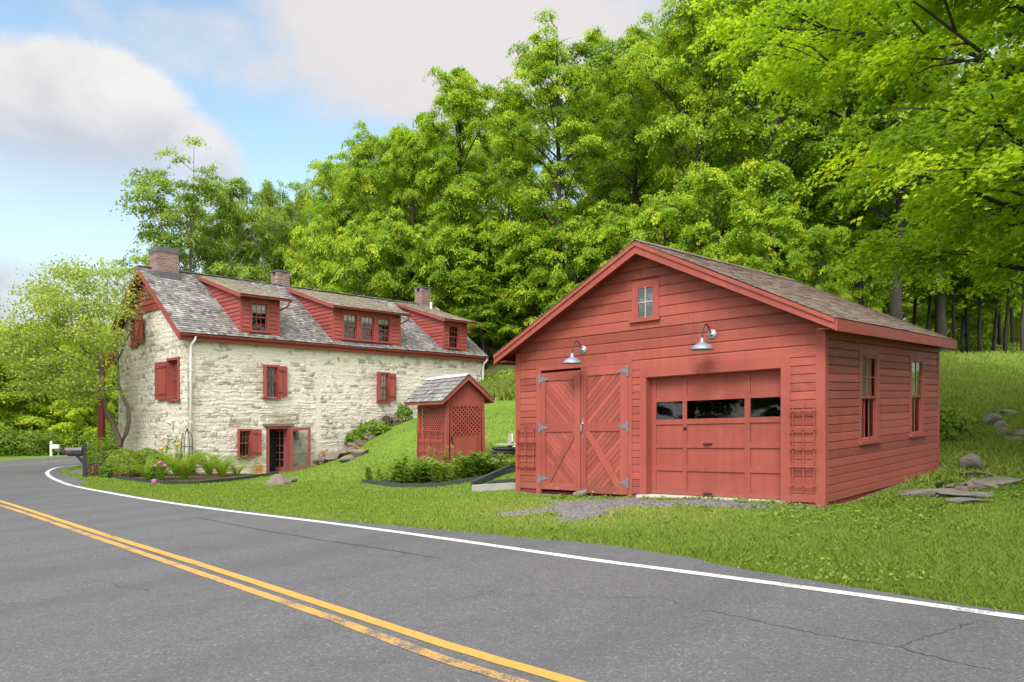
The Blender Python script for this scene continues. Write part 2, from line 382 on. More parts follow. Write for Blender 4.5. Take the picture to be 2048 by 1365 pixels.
BROWNL = m_leaf('brown_inner_foliage', [(0, (0.1, 0.06, 0.03)), (0.5, (0.17, 0.1, 0.05)), (1, (0.2, 0.16, 0.07))], 0.2)
FERNL = m_leaf('fern_fronds', [(0, (0.1, 0.19, 0.015)), (0.5, (0.2, 0.32, 0.02)), (1, (0.36, 0.45, 0.05))], 0.4)
GRASSL = m_leaf('grass_blades', [(0, (0.088, 0.155, 0.02)), (0.4, (0.15, 0.238, 0.03)), (0.75, (0.235, 0.32, 0.05)), (1, (0.4, 0.4, 0.13))], 0.3, 0.6, 0.2)

def m_bark(name, a, b):
    m, nt, out = mat_new(name); n = N(nt); p = n.pos()
    f = n.noise(n.scale(p, (9, 9, 1.6)), 1.0, 6, 0.7)
    c = n.mix(f, a, b)
    c = n.mix(n.mapr(n.noise(p, 2.5, 4), 0.55, 0.75, 0, 0.35), c, tuple(min(.3, x * 1.6) for x in b))
    n.link(n.bsdf(c, 0.95, 0.1, 0, n.bump(f, 0.9, 0.05)), out.inputs[0]); return m
BARK = m_bark('maple_bark', (0.028, 0.024, 0.021), (0.085, 0.073, 0.064))
BARKL = m_bark('fruit_tree_bark', (0.12, 0.1, 0.08), (0.27, 0.23, 0.19))

# ------------------------------------------------------------------ road geometry
WPX = [(2048, 1237), (1741, 1194), (1460, 1156), (1180, 1119.7), (900, 1079.5), (659, 1046.8), (439, 1020), (308, 1001.5), (220, 986.6),
       (145, 972), (118.6, 963), (101, 954.5), (94.5, 946), (104, 939), (121.6, 934.7), (165.5, 931)]
YPX = [(1145, 1365), (900, 1293), (659, 1213.8), (395, 1128), (211, 1071), (0, 1003)]
YPX2 = [(1040, 1365), (900, 1323.6), (659, 1235.7), (395, 1145.6), (211, 1082), (0, 1011.6)]
def chain(pts, extra_back=24, fwd=()):
    P = [plane_hit(*p) for p in pts]
    d = unit(P[0] - P[1]); P = [P[0] + d * extra_back] + P
    return P + [A(*q) for q in fwd]
def smooth(P, step=0.35):
    P = np.array(P); n = len(P); out = []
    for i in range(n - 1):
        p0 = P[max(i - 1, 0)]; p1 = P[i]; p2 = P[i + 1]; p3 = P[min(i + 2, n - 1)]
        L = np.linalg.norm(p2 - p1); k = max(2, int(L / step))
        # centripetal-ish tangents limited by the segment length
        t1 = (p2 - p0); t2 = (p3 - p1)
        t1 = t1 / (np.linalg.norm(t1) + 1e-9) * L; t2 = t2 / (np.linalg.norm(t2) + 1e-9) * L
        for t in np.linspace(0, 1, k, endpoint=False):
            h1 = 2 * t ** 3 - 3 * t ** 2 + 1; h2 = -2 * t ** 3 + 3 * t ** 2; h3 = t ** 3 - 2 * t ** 2 + t; h4 = t ** 3 - t ** 2
            out.append(h1 * p1 + h2 * p2 + h3 * t1 + h4 * t2)
    out.append(P[-1]); return np.array(out)
W_END = plane_hit(165.5, 931)
WHITE = smooth(chain(WPX, 24, [W_END + A(1.6, 6), W_END + A(6, 14), W_END + A(16, 24), W_END + A(36, 36)]))
FARY = [plane_hit(0, 933), plane_hit(88, 926), plane_hit(154, 919.5)]
YEND = FARY[-1]
YELL = smooth(chain(YPX, 24, [A(-12.9, 17.6), A(-16.4, 22.0), A(-19.6, 27.3)] + FARY + [YEND + A(1.2, 7), YEND + A(5.5, 15), YEND + A(15, 27), YEND + A(36, 41)]))
YELL2 = smooth(chain(YPX2, 24, [A(-13.1, 17.35), A(-16.6, 21.8), A(-19.8, 27.1)] + [f + A(-.22, 0) for f in FARY] + [YEND + A(1.0, 7.1), YEND + A(5.3, 15.2), YEND + A(14.9, 27.2), YEND + A(36, 41.3)]))
def offset(P, d):
    T = np.gradient(P, axis=0); T /= np.linalg.norm(T, axis=1)[:, None] + 1e-9
    return P + np.stack([T[:, 1], -T[:, 0]], 1) * (d[:, None] if hasattr(d, '__len__') else d)
def road_z(x): return SLOPE * x
# right hand asphalt edge runs a little outside the white line; wider apron before the garage
arc = np.concatenate([[0], np.cumsum(np.linalg.norm(np.diff(WHITE, axis=0), axis=1))])
apx = WHITE[:, 0] / np.maximum(WHITE[:, 1], 0.1) * F + 1024
def bumpf(x, c, w): return np.exp(-((x - c) / w) ** 2)
edge_w = 0.2 + 0.62 * bumpf(apx, 1130, 330) * (WHITE[:, 1] > 3) + 0.14 * (vnoise(arc * 1.6, arc * 0, 3) - 0.5) + 0.07 * (vnoise(arc * 5, arc * 0, 9) - 0.5)
edge_w = edge_w + 0.45 * bumpf(apx, 115, 30) * (WHITE[:, 1] > 20)
REDGE = offset(WHITE, edge_w)
LEDGE = offset(YELL, -4.1 + 0.2 * (vnoise(np.arange(len(YELL)) * 0.4, np.zeros(len(YELL)), 5) - 0.5))
ROADPOLY = np.concatenate([REDGE, LEDGE[::-1]])
def inside(poly, x, y):
    r = np.zeros(x.shape, bool); n = len(poly); j = n - 1
    for i in range(n):
        xi, yi = poly[i]; xj, yj = poly[j]
        if yi != yj:
            r ^= ((yi > y) != (yj > y)) & (x < (xj - xi) * (y - yi) / (yj - yi) + xi)
        j = i
    return r

# ------------------------------------------------------------------ frames of the buildings
GU = unit((1667, -1480, 47)); GD = unit((1455, 1480, 58))
GAR = Frame((0.111, 15.6375, 0.0405), GU, GD); GW, GDEP, GH = 6.31, 6.05, 2.83
HOU = Frame((-11.226, 25.6, -0.366), unit((1426, 1480, 15)), unit((-1536, 1480, 0))); HL, HDEP = 14.15, 6.8
SHO = at(893, 943, 20.5)
SHD = Frame(SHO, (2370, 1480, 90), (-924, 1480, 0)); SW, SD = 1.19, 1.9

# ------------------------------------------------------------------ terrain
cps = []
def cp(p): cps.append((p[0], p[1], p[2]))
def cpp(px, py, Y): cp(at(px, py, Y))
for k in range(0, len(WHITE), 6):
    x, y = WHITE[k]
    if -12 < y < 60: cps.append((x, y, road_z(x)))
for k in range(0, len(YELL), 9):
    x, y = YELL[k]
    if -12 < y < 60: cps.append((x, y, road_z(x))); 
for k in range(0, len(LEDGE), 9):
    x, y = LEDGE[k]
    if -12 < y < 60: cps.append((x, y, road_z(x))); 
for u, d, dz in ((0, 0, -.05), (GW / 2, 0, -.03), (GW, 0, -.01), (GW, GDEP, .1), (GW, GDEP / 2, .02), (0, GDEP, .35), (0, GDEP / 2, .12)):
    cp(GAR.p(u, d, dz))
for u, d, z in ((0, -.1, -.02), (1.7, -.1, -.07), (3.4, -.1, -.12), (5.0, -.1, .06), (6.5, -.1, .75), (8.5, -.1, 1.72), (10.27, -.1, 1.95), (14.1, -.1, 3.2), (0, 7, -.02), (-2.5, 3, -.04), (14.1, 7, 3.9), (7, 9, 2.2)):
    cp(HOU.p(u, d, z))
for u, d, z in ((0, 0, -.03), (SW, 0, -.03), (0, SD, -.03), (SW, SD, 0.12)): cp(SHD.p(u, d, z))
for q in ((900, 1010, 14.0), (700, 1000, 14.3), (560, 978, 19.5), (440, 968, 21.4), (640, 960, 22), (860, 970, 18), (725, 964, 18.4), (1000, 985, 15.6), (1000, 942, 17.6), (1000, 906, 19.6),
          (1000, 850, 25), (1000, 815, 30), (1000, 757, 37.5), (800, 868, 27), (750, 900, 26), (700, 930, 24), (1960, 1003, 12.3), (1940, 953, 15), (1990, 903, 17.5), (1990, 853, 19.5), (1960, 802, 22),
          (2000, 762, 27), (1960, 728, 33), (1960, 712, 40), (2040, 1012, 12), (1750, 1020, 11.5), (1850, 1030, 11.2), (930, 790, 33), (1780, 690, 33)): cpp(*q)
for q in ((20, 20, 2.2), (25, 35, 4.7), (15, 10, .5), (0, 46, 5.0), (12, 46, 5.2), (24, 48, 5.3), (-10, 44, 3.2), (-10, 58, 4.8), (0, 65, 6.2), (15, 65, 6.0), (30, 65, 5.8), (-34, 40, -.75), (-40, 20, -.8), (-42, 60, -.8),
          (-30, 75, 1.0), (-27.5, 44, -.62), (-29, 50, -.75), (-24, 49, -.5), (-34, 50, -.85), (0, 90, 7), (40, 90, 8), (-60, 90, 0), (40, 20, 3), (40, 50, 6), (-50, 0, -1), (0, -20, 0), (40, -10, .8), (-16, 60, 2.2)): cp(q)
CP = np.array(cps)
_, ui = np.unique(np.round(CP[:, :2] / 0.3), axis=0, return_index=True); CP = CP[ui]
RES = CP[:, 2] - SLOPE * CP[:, 0]
def tpsk(r2): return 0.5 * r2 * np.log(r2 + 1e-9)
nK = len(CP)
Kd = ((CP[:, None, :2] - CP[None, :, :2]) ** 2).sum(2)
M = np.zeros((nK + 3, nK + 3)); M[:nK, :nK] = tpsk(Kd) + np.eye(nK) * 0.35
M[:nK, nK] = 1; M[:nK, nK + 1:] = CP[:, :2]; M[nK, :nK] = 1; M[nK + 1:, :nK] = CP[:, :2].T
WT = np.linalg.solve(M, np.concatenate([RES, [0, 0, 0]]))
def zraw(x, y):
    x = np.asarray(x, float); y = np.asarray(y, float); sh = x.shape; x = x.ravel(); y = y.ravel()
    xc = np.clip(x, -45, 42); yc = np.clip(y, -18, 92); out = np.zeros(len(x))
    for a in range(0, len(x), 20000):
        b = slice(a, a + 20000)
        d = (xc[b, None] - CP[None, :, 0]) ** 2 + (yc[b, None] - CP[None, :, 1]) ** 2
        out[b] = tpsk(d) @ WT[:nK] + WT[nK] + WT[nK + 1] * xc[b] + WT[nK + 2] * yc[b] + SLOPE * xc[b]
    return out.reshape(sh)
def zg(x, y): return float(zraw(np.array([x]), np.array([y]))[0])
def on_ground(px, Y): 
    x = xat(px, Y); return A(x, Y, zg(x, Y))
def hit(px, py, y0=5.0, y1=60.0):
    """where the sight line of the photo's pixel meets the terrain"""
    Ys = np.arange(y0, y1, 0.1); r = np.array([(px - 1024) / F, 1, -(py - HZ) / F])
    z = CZ + r[2] * Ys; g = zraw(r[0] * Ys, Ys); k = np.argmax(z < g)
    Y = Ys[k] if (z < g).any() else y1
    return A(r[0] * Y, Y, zg(r[0] * Y, Y))

def axis(lo, hi, step, far, grow=1.22):
    c = list(np.arange(lo, hi + step, step)); s = step; a = c[0]; L = []
    while a > -far: s *= grow; a -= s; L.append(a)
    s = step; b = c[-1]; Rr = []
    while b < far: s *= grow; b += s; Rr.append(b)
    return np.array(L[::-1] + c + Rr)
gx = axis(-17, 15, 0.16, 600); gy = axis(4.5, 36, 0.16, 600)
GX, GY = np.meshgrid(gx, gy)
GZ = zraw(GX, GY)
inr = inside(ROADPOLY, GX, GY)
pond = road_z(GX)
near = (np.abs(GX) < 60) & (GY < 90)
GZ = np.where(inr, np.minimum(GZ, pond - 0.05), GZ + 0.05 * (fbm(GX * 1.3, GY * 1.3, 4, 21) - 0.5) * near)
nx, ny = len(gx), len(gy)
idx = np.arange(nx * ny).reshape(ny, nx)
quads = np.stack([idx[:-1, :-1], idx[:-1, 1:], idx[1:, 1:], idx[1:, :-1]], -1).reshape(-1, 4)
def gar_local(x, y):
    dx = x - GAR.O[0]; dy = y - GAR.O[1]; U = GAR.U[:2] / np.linalg.norm(GAR.U[:2]); D = GAR.D[:2] / np.linalg.norm(GAR.D[:2])
    m = np.linalg.inv(np.array([[U[0], D[0]], [U[1], D[1]]]))
    return m[0, 0] * dx + m[0, 1] * dy, m[1, 0] * dx + m[1, 1] * dy
gu, gd = gar_local(GX, GY)
def gravel_at(u, d):
    n_ = 1.5 * (fbm(u * 1.3 + 3, d * 2.0, 4, 91) - .5)
    g = 1.02 * np.exp(-(((u - 3.15) / 1.15) ** 2 + ((d + 2.0) / 1.35) ** 2)) + 1.15 * np.exp(-(((u - 4.75) / 1.35) ** 2 + ((d + .62) / .42) ** 2)) + .75 * np.exp(-(((u - 2.3) / 1.5) ** 2 + ((d + .8) / .4) ** 2)) + .6 * np.exp(-(((u - 6.1) / .55) ** 2 + ((d + .2) / .2) ** 2))
    return np.clip(g + n_ * np.clip(g * 2, 0, 1), 0, 1.2)
def park_gravel(x, y): 
    c = hit_cache['park']; return 0.9 * np.exp(-(((x - c[0]) / 1.3) ** 2 + ((y - c[1]) / 1.6) ** 2))
hit_cache = {'park': hit(150, 944)}
GRAV = gravel_at(gu, gd) + park_gravel(GX, GY)
GRAV = GRAV + 0.9 * ((gu > -.1) & (gu < GW + .1) & (gd > -.1) & (gd < GDEP))
DRY = np.clip(1.3 * np.exp(-(((gu - 3.2) / 3.0) ** 2 + ((gd + 2.2) / 2.0) ** 2)) + 0.8 * park_gravel(GX, GY) + 0.3 * (GY > 15) * (GX > 5), 0, 1)
LIT = np.clip((GY - 33 - 0.15 * np.abs(GX)) / 4.0, 0, 1) * (GX > -12) 
def build_ground():
    V = np.stack([GX.ravel(), GY.ravel(), GZ.ravel()], 1)
    o = np_mesh('ground', V, quads, GROUND, None, smooth=True, attrs={'gravel': np.clip(GRAV, 0, 1).ravel(), 'dry': DRY.ravel(), 'litter': LIT.ravel()})
    tag(o, None, None, None, 'structure')
build_ground()

def strip(P, Q, name, mat, lift, parent=None, tint=None):
    n = len(P); V = []
    for a, b in zip(P, Q): V += [(a[0], a[1], road_z(a[0]) + lift), (b[0], b[1], road_z(b[0]) + lift)]
    q = [(2 * k, 2 * k + 1, 2 * k + 3, 2 * k + 2) for k in range(n - 1)]
    return np_mesh(name, np.array(V), np.array(q), mat, parent, tint=np.full(2 * n, 0.5) if tint is None else tint)
def resample(P, n):
    s = np.concatenate([[0], np.cumsum(np.linalg.norm(np.diff(P, axis=0), axis=1))]); t = np.linspace(0, s[-1], n)
    return np.stack([np.interp(t, s, P[:, 0]), np.interp(t, s, P[:, 1])], 1)
def build_road():
    mb = MB()
    a = [mb.vert((p[0], p[1], road_z(p[0]))) for p in ROADPOLY]
    bot = [mb.vert((p[0], p[1], road_z(p[0]) - 0.12)) for p in ROADPOLY]
    mb.face(a)
    for k in range(len(a)): mb.face([a[k], bot[k], bot[(k + 1) % len(a)], a[(k + 1) % len(a)]])
    road = mb.build('road', ASPHALT); tag(road, None, None, None, 'structure')
    def line(P, w, name, mat, seed):
        P = resample(P, 900); j = np.arange(len(P))
        ja = 0.008 * (vnoise(j * 0.9, j * 0.0, seed) - 0.5); jb = 0.008 * (vnoise(j * 0.9, j * 0.0 + 7, seed) - 0.5)
        strip(offset(P, -w / 2 + ja), offset(P, w / 2 + jb), name, mat, 0.004, road, np.repeat(vnoise(j * .03, j * 0.0, seed + 3), 2))
    line(offset(WHITE, 0.0), 0.125, 'white_edge_line', WHITELINE, 1)
    line(offset(YELL, 0.0), 0.105, 'yellow_centre_line', YELLOWLINE, 2)
    line(offset(YELL2, 0.0), 0.098, 'yellow_centre_line', YELLOWOLD, 3)
    def crack(px, w, mat, name='crack', jit=0.03):
        P = resample(smooth([plane_hit(*p) for p in px], 0.1), 90); j = np.arange(90.)
        P = offset(P, jit * 2 * (fbm(j * 0.35, j * 0, 4, len(px) * 7) - 0.5))
        ww = w * (0.35 + 1.1 * vnoise(j * 0.5, j * 0.0, 4)) * np.minimum(1, np.minimum(j, 89 - j) / 12 + 0.1)
        strip(offset(P, -ww / 2), offset(P, ww / 2), name, mat, 0.003, road)
    crack([(1370, 1216), (1450, 1228), (1530, 1246), (1640, 1270), (1760, 1288), (1800, 1296), (1900, 1322), (2040, 1350)], 0.008, CRACKM)
    crack([(1802, 1297), (1830, 1280), (1880, 1268), (1960, 1240)], 0.006, CRACKM)
    crack([(1150, 1195), (1225, 1196), (1330, 1198), (1370, 1216)], 0.005, CRACKM)
    crack([(225, 1168), (250, 1176), (290, 1180), (308, 1184)], 0.006, CRACKM)
    crack([(385, 1034), (520, 1060), (640, 1080), (750, 1096), (880, 1118)], 0.04, SEAMM, 'sealed_seam', 0.0)
    crack([(900, 1203), (960, 1190), (1000, 1178)], 0.005, CRACKM)
    crack([(230, 1225), (300, 1218), (385, 1210)], 0.004, CRACKM)
build_road()

# ------------------------------------------------------------------ building helpers
def uz(fr, px, py, d=0.0):
    r = A((px - 1024) / F, 1, -(py - HZ) / F); C = A(0, 0, CZ)
    x = np.linalg.solve(np.array([fr.U, fr.Z, -r]).T, C - fr.O - d * fr.D); return x[0], x[1]

def clap(mb, fr, lo, hi, z0, z1, e, openings=(), lap=False, seed=1, out=0.0, m=0):
    """boards one above the other on the plane of a wall (d points inward); cut round the openings"""
    rs = random.Random(seed); z = z0; 
    while z < z1 - 0.02:
        zt = min(z + e, z1); zm = (z + zt) / 2; jit = rs.uniform(-.0016, .0016) - out
        ivs = [(0.0, 1.0)]
        l0, h0, l1, h1 = lo(z), hi(z), lo(zt), hi(zt)
        if h0 - l0 < 0.03:
            z = zt; continue
        if h1 < l1: l1 = h1 = (l1 + h1) / 2
        segs = [(l0, h0, l1, h1)]
        for (a0, a1, b0, b1) in openings:
            if b0 < zm < b1:
                ns = []
                for s in segs:
                    L, H = min(s[0], s[2]), max(s[1], s[3])
                    if a1 <= L or a0 >= H: ns.append(s); continue
                    if a0 > s[0]: ns.append((s[0], a0, s[2], a0))
                    if a1 < s[1]: ns.append((a1, s[1], a1, s[3]))
                segs = ns
        cuts = []
        for s in segs:
            w = s[1] - s[0]
            if w > 2.6 and rs.random() < 0.55:
                c = s[0] + w * rs.uniform(.3, .7); cuts += [(s[0], c - .002, s[2], c - .002), (c + .002, s[1], c + .002, s[3])]
            else: cuts.append(s)
        for s in cuts:
            mb.tint = rs.random()
            prof = ([(0.004, 0.0), (0.034, 0.0), (0.005, 1.0)] if lap else [(0.002, 0.0), (0.022, 0.0), (0.022, 0.80), (0.005, 0.91), (0.002, 1.0)])
            L = []; Hh = []
            for o, k in prof:
                zz = z + (zt - z) * k
                L.append(mb.vert(fr.p(s[0] + (s[2] - s[0]) * k, -o + jit, zz))); Hh.append(mb.vert(fr.p(s[1] + (s[3] - s[1]) * k, -o + jit, zz)))
            for k in range(len(prof) - 1): mb.face((L[k], Hh[k], Hh[k + 1], L[k + 1]), m)
            mb.face(L, m); mb.face(Hh[::-1], m)
        z = zt
    mb.tint = 0.5

def shingles(mb, P, lo, hi, length, e, width, thick, seed=1, wob=0.004, m=0):
    rs = random.Random(seed); s = 0.0; row = 0
    while s < length - 0.01:
        a = lo(s) - rs.uniform(0, width); end = hi(s); te = min(s + e * 1.25, length)
        while a < end:
            w = width * rs.uniform(.6, 1.4); a0 = max(a, lo(s)); a1 = min(a + w - .006, end); a += w
            if a1 - a0 < .015: continue
            mb.tint = min(1, max(0, rs.gauss(.5, .24))); t = thick * rs.uniform(.6, 1.35); ds = rs.uniform(-1, 1) * e * 0.06 * (row > 0)
            sg = wob * math.sin(a * 0.7 + s) 
            i = [mb.vert(P(a0, s + ds, sg)), mb.vert(P(a1, s + ds, sg)), mb.vert(P(a0, s + ds, t + sg)), mb.vert(P(a1, s + ds, t * rs.uniform(.8, 1.2) + sg)),
                 mb.vert(P(a1, te, .003 + sg)), mb.vert(P(a0, te, .003 + sg))]
            mb.face((i[0], i[1], i[3], i[2]), m); mb.face((i[2], i[3], i[4], i[5]), m); mb.face((i[0], i[2], i[5]), m); mb.face((i[1], i[4], i[3]), m)
        s += e; row += 1
    mb.tint = 0.5

def clip_poly(poly, nrm, c):
    """keep the side of a 2-D polygon where nrm . p <= c"""
    out = []
    for k in range(len(poly)):
        a, b = poly[k], poly[(k + 1) % len(poly)]
        da = nrm[0] * a[0] + nrm[1] * a[1] - c; db = nrm[0] * b[0] + nrm[1] * b[1] - c
        if da <= 0: out.append(a)
        if (da < 0) != (db < 0):
            t = da / (da - db); out.append((a[0] + (b[0] - a[0]) * t, a[1] + (b[1] - a[1]) * t))
    return out
def planks(mb, fr, a0, a1, z0, z1, sgn, w, d0, d1, gap=.007, m=0):
    """tongue and groove boards at 45 degrees filling a rectangle"""
    rs = random.Random(int(a0 * 100)); n = (1 / math.sqrt(2), sgn / math.sqrt(2))
    cs = [n[0] * x + n[1] * y for x in (a0, a1) for y in (z0, z1)]; c = min(cs)
    while c < max(cs):
        p = [(a0, z0), (a1, z0), (a1, z1), (a0, z1)]
        p = clip_poly(p, n, c + w - gap); p = clip_poly(p, (-n[0], -n[1]), -c) if len(p) > 2 else p
        if len(p) > 2:
            mb.tint = rs.random(); mb.prism([fr.p(x, d0 + rs.uniform(0, .002), z) for x, z in p], [fr.p(x, d1, z) for x, z in p], m)
        c += w
    mb.tint = .5

def sash_window(parent, fr, a0, a1, z0, z1, cols, rows, casing=.07, proud=-.05, deep=.05, mats=None, curtain=None, sill=True, mid=True, name='window', split=True, backing=True, label=None):
    """casing, two sashes with glazing bars, glass, optional curtain; d<0 is outside"""
    M_ = mats or REDHOUSE; mb = MB(); c = casing
    mb.box(fr, a0, a0 + c, proud, deep + .05, z0, z1); mb.box(fr, a1 - c, a1, proud, deep + .05, z0, z1)
    mb.box(fr, a0 + c, a1 - c, proud + .002, deep + .05, z1 - c, z1)
    if sill: mb.box(fr, a0 - .03, a1 + .03, proud - .05, deep + .05, z0 - .045, z0 + .012)
    else: mb.box(fr, a0 + c, a1 - c, proud + .002, deep + .05, z0, z0 + c * .7)
    x0, x1, y0, y1 = a0 + c, a1 - c, z0 + (.012 if sill else c * .7), z1 - c
    zm = (y0 + y1) / 2; s = .035
    halves = [(zm, y1, deep - .012, rows[0]), (y0, zm + .02, deep + .018, rows[1])] if mid else [(y0, y1, deep, rows[0])]
    gl = MB()
    for (b0, b1, d, rr) in halves:
        mb.box(fr, x0, x0 + s, d, d + .03, b0, b1); mb.box(fr, x1 - s, x1, d, d + .03, b0, b1)
        mb.box(fr, x0 + s, x1 - s, d + .001, d + .03, b0, b0 + s); mb.box(fr, x0 + s, x1 - s, d + .001, d + .03, b1 - s, b1)
        for k in range(1, cols): 
            x = x0 + s + (x1 - x0 - 2 * s) * k / cols; mb.box(fr, x - .009, x + .009, d + .004, d + .026, b0 + s, b1 - s)
        for k in range(1, rr):
            z = b0 + s + (b1 - b0 - 2 * s) * k / rr; mb.box(fr, x0 + s, x1 - s, d + .006, d + .024, z - .009, z + .009)
        gl.poly([fr.p(x0 + s, d + .015, b0 + s), fr.p(x1 - s, d + .015, b0 + s), fr.p(x1 - s, d + .015, b1 - s), fr.p(x0 + s, d + .015, b1 - s)])
    if backing: mb.box(fr, x0 - .1, x1 + .1, deep + .5, deep + .52, y0 - .1, y1 + .1, 1)  # dark sheet, the shade of the room put into its colour
    cu = MB()
    if curtain:
        zc = y1 - (y1 - y0) * curtain[0]; k = 26; lo_, hi_ = curtain[1], curtain[2]
        for j in range(k):
            xa = x0 + (x1 - x0) * (lo_ + (hi_ - lo_) * j / k); xb = x0 + (x1 - x0) * (lo_ + (hi_ - lo_) * (j + 1) / k)
            da = deep + .065 + .014 * math.sin(j * 1.3); db = deep + .065 + .014 * math.sin((j + 1) * 1.3)
            cu.poly([fr.p(xa, da, zc + .012 * math.sin(j)), fr.p(xb, db, zc + .012 * math.sin(j + 1)), fr.p(xb, db, y1), fr.p(xa, da, y1)])
    if split:
        w = mb.build(name, [M_, DARKIN], parent); gl.build('pane', GLASS, w)
        if curtain: cu.build('curtain', CURTAIN, w)
    else:
        n0 = len(mb.v)
        for q, mi in ((gl, 2), (cu, 3)):
            b = len(mb.v); mb.v += q.v; mb.t += q.t
            for f in q.f: mb.f.append(tuple(i + b for i in f)); mb.m.append(mi)
        w = mb.build(name, [M_, DARKIN, GLASS, CURTAIN], parent)
    if label: w['label'] = label
    return w

def shutter(parent, fr, a0, a1, z0, z1, d=-.05, ang=0.0, hinge='l', brace=False, mat=None, label=None):
    """ledged board shutter; ang opens it away from the wall about its hinge side"""
    w = a1 - a0; hx = a0 if hinge == 'l' else a1; sg = 1 if hinge == 'l' else -1; ca, sa = math.cos(ang), math.sin(ang)
    U2 = unit(fr.U * sg * ca - fr.D * sa); D2 = unit(fr.D * ca + fr.U * sg * sa)
    f2 = Frame(fr.p(hx, d, 0), U2, D2, fr.Z); mb = MB(); n = 3
    for k in range(n): mb.tint = random.random(); mb.box(f2, w * k / n + .002, w * (k + 1) / n - .002, -.012, .014, z0, z1)
    for zz in (z0 + .14 * (z1 - z0), z0 + .86 * (z1 - z0)): mb.box(f2, .015, w - .015, -.032, -.012, zz - .04, zz + .04)
    if brace:
        z_a, z_b = z0 + .16 * (z1 - z0), z0 + .84 * (z1 - z0)
        mb.prism([f2.p(.02, -.03, z_a), f2.p(.10, -.03, z_a), f2.p(w - .02, -.03, z_b), f2.p(w - .1, -.03, z_b)], [f2.p(.02, -.012, z_a), f2.p(.10, -.012, z_a), f2.p(w - .02, -.012, z_b), f2.p(w - .1, -.012, z_b)])
    o = mb.build('shutter', mat or REDHOUSE, parent); hb = MB()
    for zz in (z0 + .14 * (z1 - z0), z0 + .86 * (z1 - z0)): hb.box(f2, -.03, w * .55, -.037, -.0325, zz - .012, zz + .012)
    hb.build_each('strap', IRON, o)
    if label: o['label'] = label
    return o

